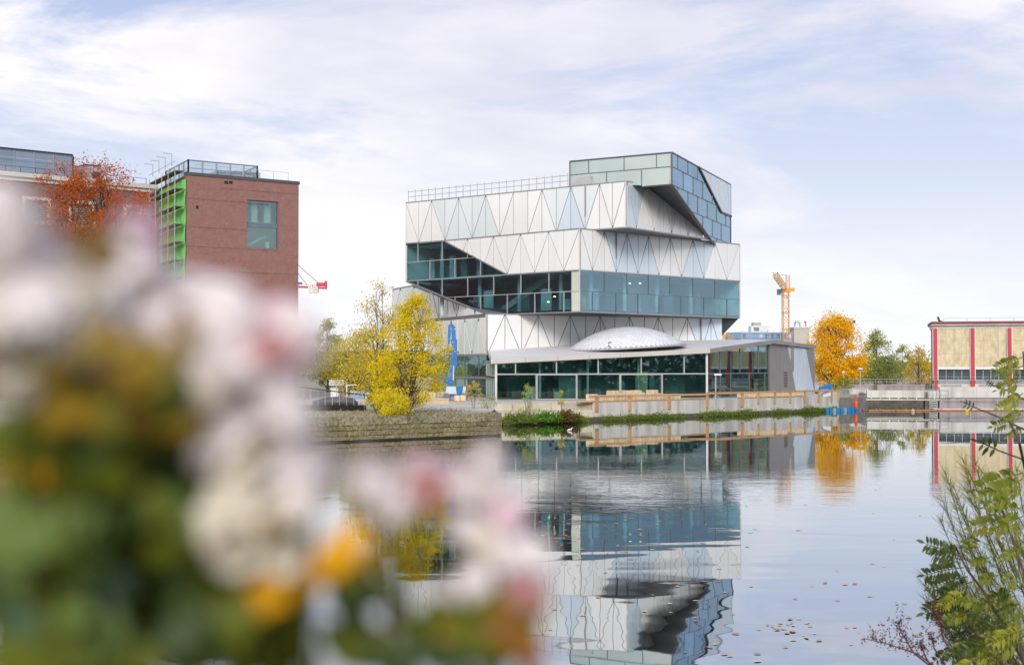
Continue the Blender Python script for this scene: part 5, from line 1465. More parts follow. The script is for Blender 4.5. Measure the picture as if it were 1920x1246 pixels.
# parked things glimpsed under the orange tree
t = thing('blue_truck', (*G(1547, 205), ZT), 'small blue truck parked under the golden orange tree', 'truck')
p = at(1547, 728, 205)
MB().prism([(p.x - .9, p.y - .6, ZT + .5), (p.x + .8, p.y - .6, ZT + .5), (p.x + .8, p.y + .6, ZT + .5), (p.x - .9, p.y + .6, ZT + .5)], [(p.x - .8, p.y - .6, ZT + .95), (p.x + 1.0, p.y - .6, ZT + 1.5), (p.x + 1.0, p.y + .6, ZT + 1.5), (p.x - .8, p.y + .6, ZT + .95)]).build('tipper_bed', M['blue_paint'], t)
MB().box((p.x - 1.3, p.y, ZT + .85), (.6, 1.1, 1.0)).build('cab', M['grey_machine'], t)
for dx in (-1.1, .6): MB().tube([(p.x + dx, p.y - .65, ZT + .3), (p.x + dx, p.y + .65, ZT + .3)], .3, 12).build('wheel', M['black'], t)

# columned building
M['glass_dark'] = glassmat('dark shop glass', (.34, .40, .44), (.5, .56, .58), .12)
FRd = Face(G(1751, 212.5), (130, 196))
zr_ = lambda py: zat(py, 211.5)
rbd = thing('columned_building', (*G(1830, 211), 2.9), 'cream stone clad hall with tall red columns and a dark red roof edge', 'building')
zT, zc_ = zr_(604), zr_(615)
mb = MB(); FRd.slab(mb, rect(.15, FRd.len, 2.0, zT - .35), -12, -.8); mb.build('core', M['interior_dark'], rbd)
mb = MB(); FRd.slab(mb, rect(-.05, FRd.len, zc_, zT - .3), -12.2, -.02); mb.build('soffit_band', M['white_paint'], rbd)
mb = MB(); FRd.slab(mb, rect(-.35, FRd.len, zT - .28, zT + .12), -12.6, .7); mb.build('roof_edge', M['red_dark'], rbd)
mb = MB(); FRd.slab(mb, rect(-.3, FRd.len, zT - .42, zT - .30), -12.5, .62); mb.build('roof_lip', M['white_paint'], rbd)
usc = [FRd.uv(px, 660)[0] for px in (1754, 1823.8, 1893, 1962, 2030, 2098)]
zp0 = zr_(687.5)
for a, b in zip(usc[:-1], usc[1:]):
    n = 4
    for i in range(n):
        for k in range(3):
            ua, ub = a + .42 + (b - a - .84) * i / n, a + .42 + (b - a - .84) * (i + 1) / n; h = (zc_ - zp0) / 3
            mb = MB(); FRd.slab(mb, rect(ua + .006, ub - .006, zp0 + h * k + .006, zp0 + h * (k + 1) - .006), -.6, -.12); mb.build('stone_slab', M['tan_slab'], rbd)
    mb = MB(); FRd.slab(mb, rect(a + .35, b - .35, zp0 - .36, zp0), -.7, -.05); mb.build('lintel', M['white_paint'], rbd)
    zw = zr_(711.5)
    cells = [rect(a + .4 + (b - a - .8) * i / 4, a + .4 + (b - a - .8) * (i + 1) / 4, zw, zp0 - .38) for i in range(4)]
    panes(rbd, FRd, cells, M['glass_dark'], M['trim'], .05, (-.6, -.45))
    mb = MB(); FRd.slab(mb, rect(a + .35, b - .35, zr_(718.5), zw), -.7, -.05); mb.build('sill_band', mat('blue grey band', (.30, .34, .38), None, 1, .6) if a == usc[0] else bpy.data.materials['blue grey band'], rbd)
    mb = MB(); FRd.slab(mb, rect(a + .8, b - 1.6, zr_(726), zr_(720.5)), -.03, .06); mb.build('vent_grille', M['trim'], rbd)
for u in usc:
    mb = MB(); FRd.slab(mb, rect(u - .27, u + .27, 2.4, zc_ + .02), -.35, .45); mb.build('column', M['red_paint'], rbd)
    mb = MB(); FRd.slab(mb, rect(u + .28, u + .40, zr_(712), zc_), -.7, .2); FRd.slab(mb, rect(u - .40, u - .28, zr_(712), zc_), -.7, .2); mb.build('column_trim', M['white_paint'], rbd)
mb = MB(); FRd.slab(mb, rect(-.2, FRd.len, 1.9, zr_(718.8)), -.8, -.05); mb.build('plinth', M['concrete'], rbd)
for i in range(18):
    a = FRd.P(i * 1.7, zr_(718.5), .9); MB().tube([a - Vector((0, 0, .6)), a + Vector((0, 0, 1.0))], .025, 4).build('balcony_post', M['trim_light'], rbd)
for h in (.5, 1.0): MB().tube([FRd.P(-.4, zr_(718.5) + h, .9), FRd.P(30, zr_(718.5) + h, .9)], .025, 4).build('balcony_rail', M['trim_light'], rbd)
mb = MB()
FRd.slab(mb, rect(usc[0] + 1.0, usc[0] + 2.2, zr_(704.5), zr_(699)), -.44, -.42)
guard('roof_rail', 'thin grey rail along the roof of the columned building', [FRd.P(1.5, zT + .12, -.8), FRd.P(28, zT + .12, -.8)], [8], .55, M['steel'], (.55,), .035)
p = FRd.P(.9, zT + .12, -.5); mb = MB(); mb.bar(p, p + Vector((-.3, 0, .75)), .12, .3); mb.bar(p + Vector((-.1, 0, .2)), p + Vector((.4, 0, .1)), .12, .1)
tag(mb.build('roof_bracket', M['dark_steel'], loc=p), 'small dark bracket at the roof corner of the columned building', 'roof fitting')

# ================================================================== far city: cranes, blue block, beige tower
D = 430
yc = thing('yellow_tower_crane', (*G(1474, D), ZT), 'yellow tower crane with a raised jib behind the museum', 'crane')
c = Vector((*G(1474, D), 0)); hw = .85; ztop = zat(548, D)
def lattice(root, name, p, q, w, n, m, w2=None, side=None):
    p, q = Vector(p), Vector(q); d = (q - p).normalized()
    a = (side or (Vector((1, 0, 0)) if abs(d.x) < .8 else Vector((0, 1, 0))))
    a = (a - d * a.dot(d)).normalized(); b = d.cross(a); w2 = w2 or w
    cs = [a * sx * w + b * sy * w2 for sx, sy in ((-1, -1), (1, -1), (1, 1), (-1, 1))]
    mb = MB(); th = w * .17
    for k in cs: mb.bar(p + k, q + k, th, th)
    for i in range(n):
        s0, s1 = p.lerp(q, i / n), p.lerp(q, (i + 1) / n)
        for j in range(4):
            k0, k1 = cs[j], cs[(j + 1) % 4]
            mb.bar(s0 + k0, s0 + k1, th * .8, th * .8)
            mb.bar(s0 + (k0 if i % 2 else k1), s1 + (k1 if i % 2 else k0), th * .7, th * .7)
    return mb.build(name, m, root)
lattice(yc, 'mast', (c.x, c.y, ZT), (c.x, c.y, ztop), hw, 16, M['crane_yellow'])
mb = MB()
for i in range(1, 6): mb.box((c.x, c.y, ZT + (ztop - ZT) * i / 5.2), (2.1, 2.1, .28))
mb.build('mast_collar', M['crane_yellow'], yc)
mb = MB(); mb.box((c.x, c.y, ztop + .6), (2.6, 2.6, 1.1)); mb.box((c.x + 1.5, c.y, ztop + .9), (2.2, 1.4, .9)); mb.build('slewing_deck', M['crane_yellow'], yc)
MB().box((c.x - 2.1, c.y - .6, ztop + .1), (1.2, 1.4, 1.7)).build('cab', M['interior_dark'], yc)
lattice(yc, 'tower_head', (c.x + .6, c.y, ztop + 1.1), (c.x + .6, c.y, zat(515, D)), .5, 5, M['crane_yellow'])
jt = at(1453, 514, D - 18)
lattice(yc, 'jib', (c.x - .4, c.y, ztop + 1.4), jt, .65, 10, M['crane_yellow'])
mb = MB(); mb.tube([(c.x + .6, c.y, zat(516, D)), jt], .05, 4); mb.tube([(c.x - 1.5, c.y - 1, ztop), (c.x - 1.5, c.y - 1, 8)], .05, 4); mb.build('cable', M['dark_steel'], yc)
D = 400
rc = thing('red_tower_crane', (*G(520, D), ZT), 'red tower crane whose counter jib sticks out behind the brick block', 'crane')
c = Vector((*G(520, D), 0)); zj = zat(536, D); e = at(612, 540, D)
lattice(rc, 'mast', (c.x, c.y, ZT), (c.x, c.y, zj + 4), .9, 12, M['crane_red'])
mb = MB(); mb.bar((c.x, c.y, zj + .1), (e.x, e.y, e.z), 1.3, .55); mb.bar((c.x, c.y - .8, zj + .8), (e.x, e.y - .8, e.z + .6), .1, .1); mb.build('counter_jib', M['crane_red'], rc)
q = at(588, 541, D); MB().box((q.x, q.y, zat(543, D)), (2.6, 1.6, 1.7)).build('counterweight', M['concrete'], rc); q2 = at(581, 541, D); MB().box((q2.x + .2, q2.y, zat(541, D)), (1.2, 1.8, 2.2)).build('counterweight', M['concrete'], rc)
q = at(601, 532, D); MB().box((q.x, q.y, zat(533, D)), (2.2, 1.2, 1.0)).build('winch', M['crane_red'], rc)
q = at(611, 533, D); MB().box((q.x, q.y, zat(534, D)), (.5, 1.6, 2.3)).build('end_panel', M['crane_red'], rc)
q = at(563, 530, D); MB().box((q.x, q.y, zat(531, D)), (1.1, .4, .7)).build('cab', M['blue_paint'], rc)
mb = MB(); mb.tube([(c.x, c.y, zj + 11), at(575, 533, D)], .07, 4); mb.tube([(c.x, c.y, zj + 11), at(600, 533, D)], .07, 4); mb.build('stay_cable', M['dark_steel'], rc)
lattice(rc, 'tower_head', (c.x, c.y, zj), (c.x, c.y, zj + 11), .5, 5, M['crane_red'])
D = 440
bb_ = thing('blue_clad_block', (*G(1432, D), ZT), 'unfinished block wrapped in blue insulation boards behind the museum', 'building')
fbb = Face(G(1390, D), G(1485, D + 6)); zt_ = zat(622, D)
mb = MB(); fbb.slab(mb, rect(0, fbb.len, ZT, zt_), -10, 0); mb.build('wall', M['insul_blue'], bb_)
rb2 = random.Random(6)
for k in range(3):
    for i in range(9):
        if rb2.random() < .3: continue
        u = fbb.len * (i + .25) / 9; z = zt_ - 1.9 - k * 2.4
        mb = MB(); fbb.slab(mb, rect(u, u + rb2.uniform(.7, 1.3), z, z + 1.3), -.1, .05); mb.build('window', M['interior_dark'] if rb2.random() < .6 else M['white_paint'], bb_)
for k in range(6):
    MB().tube([fbb.P(0, zt_ - .4 - k * 1.25, .5), fbb.P(fbb.len, zt_ - .4 - k * 1.25, .5)], .07, 4).build('scaffold_tube', M['trim_light'], bb_)
for i in range(9):
    MB().tube([fbb.P(fbb.len * i / 8, ZT, .5), fbb.P(fbb.len * i / 8, zt_ + .8, .5)], .06, 4).build('scaffold_tube', M['trim_light'], bb_)
a, b = at(1408, 622, D + 4), at(1442, 622, D + 4)
MB().box(((a.x + b.x) / 2, D + 6, zt_ + 1.0), (b.x - a.x, 5, 2.0)).build('stair_tower', M['white_paint'], bb_)
MB().box((a.x + 2, D + 6, zt_ + 2.5), (2.4, 4, 1.1)).build('lift_house', M['tower_beige'], bb_)
MB().box((a.x + 1.6, D + 3.4, zt_ + 1.0), (1.7, .2, 1.1)).build('window', M['interior_dark'], bb_)
D = 455
bt = thing('beige_tower', (*G(1500, D), ZT), 'plain beige concrete tower with a steel frame on its roof', 'tower')
a, b = at(1484, 640, D), at(1513, 640, D); zt_ = zat(616, D)
MB().box(((a.x + b.x) / 2, D, (ZT + zt_) / 2), (b.x - a.x, 8, zt_ - ZT)).build('wall', M['tower_beige'], bt)
MB().box(((a.x + b.x) / 2, D, zt_ + .25), (b.x - a.x + .4, 8.4, .45)).build('roof_edge', M['trim_light'], bt)
mb = MB()
q = at(1495, 610, D)
for dx in (-1.0, 1.0):
    for dy in (-1, 1): mb.bar((q.x + dx, q.y + dy, zt_ + .4), (q.x + dx * .6, q.y + dy * .6, zt_ + 1.9), .14)
mb.box((q.x, q.y, zt_ + 2.0), (2.4, 2.4, .2)); mb.box((q.x, q.y, zt_ + 2.3), (1.2, 1.2, .6)); mb.build('roof_frame', M['steel'], bt)
mb = MB(); q = at(1511, 612, D); mb.bar((q.x, q.y, zt_), (q.x, q.y, zt_ + 2.2), .2); mb.box((q.x - .2, q.y, zt_ + 2.1), (.7, .4, .4)); mb.build('roof_lamp', M['dark_steel'], bt)
D = 420
fh = thing('far_flat_house', (*G(1737, D), ZT), 'low flat roofed house glimpsed between the golden shrub and columned building', 'house')
a, b = at(1716, 690, D), at(1756, 690, D)
MB().box(((a.x + b.x) / 2, D, 4.0), (b.x - a.x, 9, 4.4)).build('wall', M['tower_beige'], fh)
MB().box(((a.x + b.x) / 2, D, 6.3), (b.x - a.x + 1, 10, .35)).build('roof', M['dark_steel'], fh)
for i in range(3): MB().box((a.x + 1.2 + i * 1.9, D - 4.55, 4.6), (1.2, .12, 1.2)).build('window', M['interior_dark'], fh)

# ================================================================== floating leaves on the water
lm = [mat('floating leaf', c_, None, 30, .6) for c_ in ((.62, .30, .08), (.68, .46, .16), (.45, .18, .06), (.72, .58, .38))]
def leafmesh(m, seed):
    r = random.Random(seed); me = bpy.data.meshes.new('floating_leaf'); k = 9
    vs = [(0, 0, .012)] + [((.5 + .12 * r.random()) * math.cos(2 * math.pi * i / k) * (.75 + .25 * (i % 2)), .36 * math.sin(2 * math.pi * i / k) * (.7 + .3 * ((i + 1) % 2)), .003 + .005 * r.random()) for i in range(k)]
    me.from_pydata(vs, [], [(0, 1 + i, 1 + (i + 1) % k) for i in range(k)]); me.materials.append(m); return me
lms = [leafmesh(m, i) for i, m in enumerate(lm)]
rl = random.Random(17); nleaf = 0
def put_leaf(px, py, s, where):
    global nleaf
    r = ray(px, py)
    if r.z >= 0: return
    tt = -(H - .012) / r.z; q = Vector((0, 0, H)) + r * tt
    o = bpy.data.objects.new('floating_leaf', rl.choice(lms)); COL.objects.link(o)
    o.location = (q.x, q.y, .012); o.rotation_euler = (0, 0, rl.uniform(0, 6.28)); o.scale = (s, s, 1)
    k_ = lms.index(o.data); tag(o, '%s fallen leaf floating %s' % (('orange', 'tan', 'rust brown', 'pale beige')[k_], where), 'leaf', 'fallen leaves floating on the water'); nleaf += 1
clus = [(1490, 1176, 34, 9, 34, 'in the dense patch low in the basin'), (1120, 1000, 100, 36, 54, 'on the mirrored dark glass band of the museum'), (1040, 960, 50, 30, 30, 'beside the pink blossoms, on the mirrored museum'), (1300, 950, 100, 36, 30, 'where the far end of the museum is mirrored'), (1230, 1100, 110, 55, 24, 'on the mirrored white museum storeys'), (1640, 1120, 80, 50, 22, 'near the dry weed and the sumac'), (1420, 1100, 130, 60, 18, 'on the open mirrored sky beside the museum reflection'), (1690, 990, 60, 30, 8, 'before the tip of the sumac shrub'), (760, 1060, 60, 30, 16, 'on the mirrored yellow tree'), (350, 1130, 60, 30, 12, 'on the mirrored green scaffold netting'), (1400, 1215, 60, 10, 10, 'at the lower edge of the mirrored museum')]
for cx, cy, sx, sy, n, wh_ in clus:
    for i in range(int(n * .72)):
        y = cy + rl.gauss(0, sy); put_leaf(cx + rl.gauss(0, sx), y, rl.uniform(.09, .17) * (1.2 if y > 1050 else 1.35), wh_)

# ================================================================== near right bank: sumac, broom, dry weed
mb = MB(); mb.add([(3.2, 6, .2), (3.6, 18, .0), (14, 18, .4), (12, 4, 1.5), (5.2, 9, 1.4), (6.0, 15, 1.2)], [(0, 1, 5, 4), (4, 5, 2, 3), (0, 4, 3), (1, 2, 5)])
tag(mb.build('river_bank', M['soil']), kind='structure')
def lf(name, cols, tr=.35): 
    return leafmat(name, cols, tr)
M['sumac'] = lf('sumac leaflet', [(.14, .18, .02), (.20, .235, .028), (.28, .29, .035)])
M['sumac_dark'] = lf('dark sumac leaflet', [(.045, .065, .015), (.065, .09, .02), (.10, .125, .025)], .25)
M['sumac_yellow'] = lf('yellowing sumac leaflet', [(.30, .31, .035), (.38, .36, .045), (.22, .26, .04)])
M['twig'] = mat('reddish twig', (.10, .055, .035), (.06, .04, .03), 8, .8)
DS = 11.6
sumac = thing('sumac_shrub', (*G(1900, DS), 1.2), 'shrub with long feathered green leaves hanging over the water', 'shrub')
def T3(px, py, d=0): return at(px, py, DS + d)
def zc2(x, y): return (x * .4863 + 1600, y * .4863 + 640)
rs2 = random.Random(5)
def compound(p, q, m, n=8, ll=None, droop=.04):
    """a feathered leaf: midrib with paired leaflets, one mesh"""
    ax = q - p; Lx = ax.length; d = ax.normalized()
    view = Vector((0, -1, 0)); side = d.cross(view).normalized()
    nrm = side.cross(d).normalized()
    ll = ll or Lx * .32
    mb = MB()
    pts = [p + ax * (i / 6) - Vector((0, 0, 1)) * droop * Lx * (2 * (i / 6) ** 2 - 0 * i) for i in range(7)]
    mb.tube(pts, [.005 * (1 - .1 * i) for i in range(7)], 4)
    for k in range(n + 1):
        f = .18 + .82 * k / n
        i = min(5, int(f * 6)); c = pts[i].lerp(pts[i + 1], f * 6 - i)
        s = ll * (1.0 - .45 * abs(f - .45)) * rs2.uniform(.85, 1.12)
        for sg in ((-1, 1) if k < n else (0,)):
            tw = rs2.uniform(-.5, .9)
            dirv = (side * sg * .92 + d * .45 - Vector((0, 0, .35)) + nrm * rs2.uniform(-.35, .35)).normalized() if sg else d
            wv = (dirv.cross(nrm).normalized() * math.cos(tw) + nrm * math.sin(tw)) * s * .175
            a = c; e = c + dirv * s - Vector((0, 0, s * .1)); m1 = c + dirv * s * .35 + nrm * s * .05; m2 = c + dirv * s * .7 + nrm * s * .03
            mb.add([a, m1 - wv, m1, m1 + wv, m2 - wv * .8, m2, m2 + wv * .8, e], [(0, 1, 2), (0, 2, 3), (1, 4, 5, 2), (2, 5, 6, 3), (4, 7, 5), (5, 7, 6)])
    mb.build('leaf', m, sumac)
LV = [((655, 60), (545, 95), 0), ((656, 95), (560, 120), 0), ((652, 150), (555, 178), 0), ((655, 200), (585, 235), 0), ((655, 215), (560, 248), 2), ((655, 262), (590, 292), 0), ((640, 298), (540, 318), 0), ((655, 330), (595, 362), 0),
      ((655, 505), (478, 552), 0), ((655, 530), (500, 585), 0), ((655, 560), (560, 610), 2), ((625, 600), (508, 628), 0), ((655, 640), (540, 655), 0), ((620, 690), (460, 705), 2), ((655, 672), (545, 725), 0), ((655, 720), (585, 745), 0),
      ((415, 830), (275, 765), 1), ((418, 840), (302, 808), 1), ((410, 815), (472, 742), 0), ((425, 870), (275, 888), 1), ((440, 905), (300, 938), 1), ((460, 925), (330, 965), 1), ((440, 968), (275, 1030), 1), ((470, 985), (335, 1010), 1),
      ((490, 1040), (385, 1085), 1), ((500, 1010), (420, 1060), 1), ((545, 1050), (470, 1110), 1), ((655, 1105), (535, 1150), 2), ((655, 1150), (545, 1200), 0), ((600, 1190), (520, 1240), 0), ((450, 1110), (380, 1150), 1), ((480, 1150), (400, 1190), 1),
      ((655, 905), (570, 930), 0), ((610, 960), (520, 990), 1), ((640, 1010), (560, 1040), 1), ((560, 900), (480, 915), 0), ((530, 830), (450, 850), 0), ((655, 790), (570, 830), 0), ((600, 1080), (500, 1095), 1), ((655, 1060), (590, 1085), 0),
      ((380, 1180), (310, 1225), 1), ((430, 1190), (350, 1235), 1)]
for i in range(16):
    x, y = rs2.uniform(430, 650), rs2.uniform(880, 1230); LV.append(((x, y), (x - rs2.uniform(90, 150), y + rs2.uniform(-30, 70)), rs2.choice((0, 0, 1, 2))))
ms = [M['sumac'], M['sumac_dark'], M['sumac_yellow']]
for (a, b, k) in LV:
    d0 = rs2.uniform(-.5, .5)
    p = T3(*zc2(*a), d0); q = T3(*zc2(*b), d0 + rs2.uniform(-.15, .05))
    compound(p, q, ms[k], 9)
for path in ([(690, 1290), (560, 1060), (500, 960), (440, 880), (405, 815), (395, 790)], [(700, 800), (665, 500), (640, 390), (612, 330), (592, 285)], [(700, 480), (680, 300), (665, 180), (655, 40)], [(720, 1250), (660, 900), (600, 720), (540, 560)], [(700, 1400), (640, 1150), (600, 1080)], [(700, 1400), (500, 1150), (440, 1110)]):
    pts = [T3(*zc2(*p), rs2.uniform(-.2, .2)) for p in path]
    MB().tube(pts, [.016 * (1 - .7 * i / len(pts)) for i in range(len(pts))], 5).build('stem', M['twig'], sumac)
# two long bare tips reaching left
for path in ([(700, 360), (560, 290), (470, 255), (425, 232)], [(720, 260), (600, 190), (540, 170), (515, 152)], [(700, 470), (560, 420), (480, 380)]):
    pts = [T3(*zc2(*p), .4) for p in path]
    MB().tube(pts, [.008, .006, .005, .004][:len(pts)], 4).build('stem', M['twig'], sumac)
    compound(pts[-2], pts[-1], M['sumac_dark'], 3, (pts[-1] - pts[-2]).length * .5)
# broom: fine needles along arching stems
broom = thing('broom_shrub', (*G(1890, 12.9), 1.2), 'feathery fine needled green shrub growing through the sumac', 'shrub')
M['broom'] = lf('broom needles', [(.17, .22, .03), (.24, .27, .04), (.32, .32, .06), (.20, .23, .04)])
M['broom_gold'] = lf('golden needles', [(.50, .30, .02), (.60, .40, .03)])
rb3 = np.random.default_rng(9)
def broomstem(base, tip, m, nn, ln, d):
    p, q = T3(*base, d), T3(*tip, d + rb3.uniform(-.4, .4))
    mid = p.lerp(q, .5) + Vector((-.04, 0, .10)) * (q - p).length
    pts = [p.lerp(mid, i / 4) if i <= 4 else mid.lerp(q, (i - 4) / 4) for i in range(9)]
    mb = MB(); mb.tube(pts, [.006 * (1 - .08 * i) for i in range(9)], 4); mb.build('stem', M['twig'], broom)
    mb = MB(); ax = (q - p).normalized()
    for i in range(nn):
        f = rb3.uniform(.15, 1) * 8; k = min(7, int(f)); c = pts[k].lerp(pts[k + 1], f - k)
        v = Vector(rb3.normal(size=3)); v = (v - ax * v.dot(ax)).normalized()
        dv = (ax * rb3.uniform(.5, 1.3) + v * rb3.uniform(.3, .9)).normalized() * ln * rb3.uniform(.5, 1.3)
        w = dv.cross(Vector(rb3.normal(size=3))).normalized() * .0026
        mb.add([c - w, c + w, c + dv * .6 + w * .8, c + dv, c + dv * .6 - w * .8], [(0, 1, 2, 3, 4)])
    mb.build('needle_spray', m, broom)
for i in range(44):
    bx_ = rb3.uniform(1850, 2010); by_ = rb3.uniform(1080, 1330)
    tx = bx_ - rb3.uniform(40, 175); ty = by_ - rb3.uniform(80, 300)
    tx = max(tx, 1745 + max(0, (1080 - ty) * .28) - rb3.uniform(0, 30)); ty = max(ty, 860)
    broomstem((bx_, by_), (tx, ty), M['broom'] if i % 9 else M['broom_gold'], 105 if i % 9 else 40, .15, rb3.uniform(1.0, 2.0))
for i in range(26):
    bx_ = rb3.uniform(1810, 1980); by_ = rb3.uniform(1230, 1300)
    broomstem((bx_, by_), (bx_ - rb3.uniform(20, 90), by_ - rb3.uniform(90, 160)), M['broom'], 95, .17, rb3.uniform(.3, 1.2))
# dry red brown weed
dw = thing('dry_weed', (*G(1760, 12.2), 1.3), 'dried red brown weed leaning out over the water at the shrub foot', 'weed')
M['dry_head'] = lf('dry seed head', [(.14, .045, .05), (.10, .035, .035), (.19, .08, .07)], .1)
for path in ([(1790, 1275), (1720, 1225), (1660, 1205), (1618, 1196)], [(1780, 1275), (1715, 1225), (1690, 1185), (1684, 1165)], [(1760, 1270), (1735, 1230), (1725, 1200)], [(1830, 1290), (1770, 1200), (1760, 1160), (1748, 1140)], [(1800, 1290), (1752, 1215), (1745, 1188)]):
    pts = [T3(*p, -.2) for p in path]
    MB().tube(pts, [.008, .006, .004, .003][:len(pts)], 4).build('stem', M['weed_stem'], dw)
    P = []
    for a, b in zip(pts[1:-1], pts[2:]):
        for i in range(60): 
            c = a.lerp(b, rb3.random()) + Vector(rb3.normal(size=3)) * .022; P.append(tuple(c))
        for i in range(6):
            c = a.lerp(b, rb3.random()); e = c + Vector((rb3.normal(0, .05), rb3.normal(0, .05), rb3.uniform(.04, .16)))
            for k in range(16): P.append(tuple(c.lerp(e, k / 15) + Vector(rb3.normal(size=3)) * .007))
    leaf_cloud('seed_head', P, .022, M['dry_head'], dw, asp=.5, seed=2, kind='stuff')

# ================================================================== blurred flowers right before the lens
par = thing('bridge_parapet', (-.1, .5, -1), 'stone bridge parapet carrying the flower box', 'parapet')
MB().box((-.6, .62, 2.1), (5, .42, 6.6)).build('wall', M['concrete'], par)
MB().box((-.6, .62, 5.44), (5.1, .5, .08)).build('cap_slab', M['paving'], par)
fbx = thing('flower_box', (-.12, .5, 5.48), 'brown flower box on the bridge parapet', 'flower box')
mb = MB()
for y in (.40, .74): mb.box((-.12, y, 5.56), (.9, .02, .16))
for x in (-.57, .33): mb.box((x, .57, 5.56), (.02, .32, .16))
mb.box((-.12, .57, 5.485), (.88, .32, .01)); mb.build('trough', M['terracotta'], fbx)
MB().box((-.12, .57, 5.6), (.87, .31, .06)).build('soil', M['soil'], fbx)
M['petal'] = leafmat('white pink petals', [(.90, .79, .79), (.92, .86, .82), (.90, .82, .82), (.93, .89, .84)], .22)
M['petal_pink'] = leafmat('pink petals', [(.78, .52, .58), (.84, .66, .70), (.78, .50, .56)], .22)
M['petal_cream'] = leafmat('cream petals', [(.82, .77, .66), (.78, .70, .54), (.84, .79, .72)], .22)
M['heart'] = mat('olive brown flower heart', (.17, .10, .012), (.10, .06, .012), 200, .9)
M['heart_rose'] = mat('rose flower heart', (.34, .12, .12), (.42, .2, .18), 200, .9)
M['l_green'] = leafmat('deep green plant leaf', [(.09, .11, .005), (.12, .14, .006), (.055, .08, .005)], .2)
M['l_dark'] = leafmat('very dark plant leaf', [(.028, .05, .006), (.035, .06, .008)], .1)
M['l_light'] = leafmat('light green plant leaf', [(.14, .21, .05), (.17, .24, .06)], .25)
M['l_blue'] = leafmat('blue green plant leaf', [(.05, .105, .06), (.065, .12, .07)], .2)
M['l_brown'] = leafmat('withered brown leaf', [(.42, .22, .012), (.34, .21, .012), (.26, .185, .01)], .25)
M['l_orange'] = leafmat('orange golden leaf', [(.88, .40, .002), (.92, .46, .005)], .3)
M['l_rust'] = leafmat('rust brown leaf', [(.32, .11, .012), (.26, .10, .01)], .3)
def petal_mesh(name, m, seed):
    """a ball shaped bloom: petals lying like scales on a dome"""
    r = random.Random(seed); mb = MB()
    for th, n, wd in ((.22, 6, .26), (.58, 11, .27), (.95, 15, .27), (1.32, 17, .27), (1.65, 17, .25)):
        for k in range(n):
            a = 2 * math.pi * (k + r.uniform(0, .5)) / n; rows = []
            l = r.uniform(.85, 1.15); lift = r.uniform(.0, .10)
            for i in range(5):
                f = i / 4; t = th - .38 + .62 * f * l; R = .74 + (.16 + lift) * f
                w = wd * (.45 + .75 * math.sin(math.pi * min(.95, f * .8 + .12)))
                c = Vector((R * math.sin(t) * math.cos(a), R * math.sin(t) * math.sin(a), R * math.cos(t)))
                tv = Vector((-math.sin(a), math.cos(a), 0))
                rows.append([c - tv * w * .5 - c * .03, c, c + tv * w * .5 - c * .03])
            mb.add([v for r_ in rows for v in r_], [(i * 3 + j, i * 3 + j + 1, i * 3 + j + 4, i * 3 + j + 3) for i in range(4) for j in range(2)])
    me = bpy.data.meshes.new(name); me.from_pydata([tuple(v) for v in mb.v], [], mb.f); me.materials.append(m)
    for p in me.polygons: p.use_smooth = True
    return me
PM = {k: petal_mesh('blossom', M[m], i) for i, (k, m) in enumerate((('w', 'petal'), ('p', 'petal_pink'), ('c', 'petal_cream')))}
hb = MB(); hb.tube([(0, 0, 0), (0, 0, .12), (0, 0, .26), (0, 0, .33)], [.2, .32, .24, .05], 12)
HM = {}
for k, m in (('h', 'heart'), ('r', 'heart_rose')):
    me = bpy.data.meshes.new('flower_heart'); me.from_pydata([tuple(v) for v in hb.v], [], hb.f); me.materials.append(M[m]); HM[k] = me
rf = random.Random(31)
PL = {}
def plant(key, px, label):
    x = G(px, .45)[0]
    PL[key] = thing('flowering_plant', (x, .5, 5.6), label, 'plant', 'blurred flowering plants in the flower box')
plant('A', 80, 'blurred plant with big white and cream blossoms and deep green leaves, filling the lower corner')
plant('B', 470, 'blurred plant with pink white blossoms and an orange leaf, before the brick block')
plant('C', 850, 'blurred plant with pink white blossoms over the water, lowest and smallest of the flower group')
def blossom(key, px, py, r, Y, kind='w', heart='h', tilt=None, hs=1.0):
    root = PL[key]; c = at(px, py, Y); s = r * 1.18 * Y / F
    o = bpy.data.objects.new('blossom', PM[kind]); COL.objects.link(o); o.parent = root
    o.location = c - Vector(root.location); o.scale = (s, s, s)
    tl = tilt or (rf.uniform(.35, 1.15), rf.uniform(-.5, .5))
    o.rotation_euler = (tl[0], tl[1], rf.uniform(0, 6))
    h = bpy.data.objects.new('flower_heart', HM[heart]); COL.objects.link(h); h.parent = o; h.scale = (hs, hs, hs); h.location = (0, 0, .62)
    b = Vector(root.location) + Vector((rf.uniform(-.05, .05), rf.uniform(-.03, .05), 0))
    mb = MB(); mid = b.lerp(c, .6) + Vector((0, .02, 0)); mb.tube([b, mid, c - Vector((0, -.004, .002))], [.0011, .0009, .0007], 5); mb.build('stem', M['l_green'], root)
LEAFM = {}
def oval(key, px, py, L_, Wd, ang, Y, m, cup=.15, tilt=0.0):
    """one broad leaf, facing the lens more or less, bent along its length"""
    root = PL[key]; c = at(px, py, Y); k = Y / F; mb = MB()
    ca, sa = math.cos(ang), math.sin(ang)
    for i in range(9):
        f = i / 8 - .5; w = Wd * k * .5 * math.sqrt(max(0, 1 - (2 * f) ** 2)) * (1 + .08 * math.sin(i * 3.1)) + 1e-5
        for j in (-1, 0, 1):
            lx, ly = f * L_ * k, j * w
            mb.v.append(c + Vector((lx * ca - ly * sa, cup * (abs(j) * w * .9 + f * f * L_ * k * 1.4) + tilt * ly, lx * sa + ly * ca)))
    for i in range(8):
        for j in range(2): a = i * 3 + j; mb.f.append((a, a + 1, a + 4, a + 3))
    mb.build('leaf', M[m], root, smooth=True)
BL = []
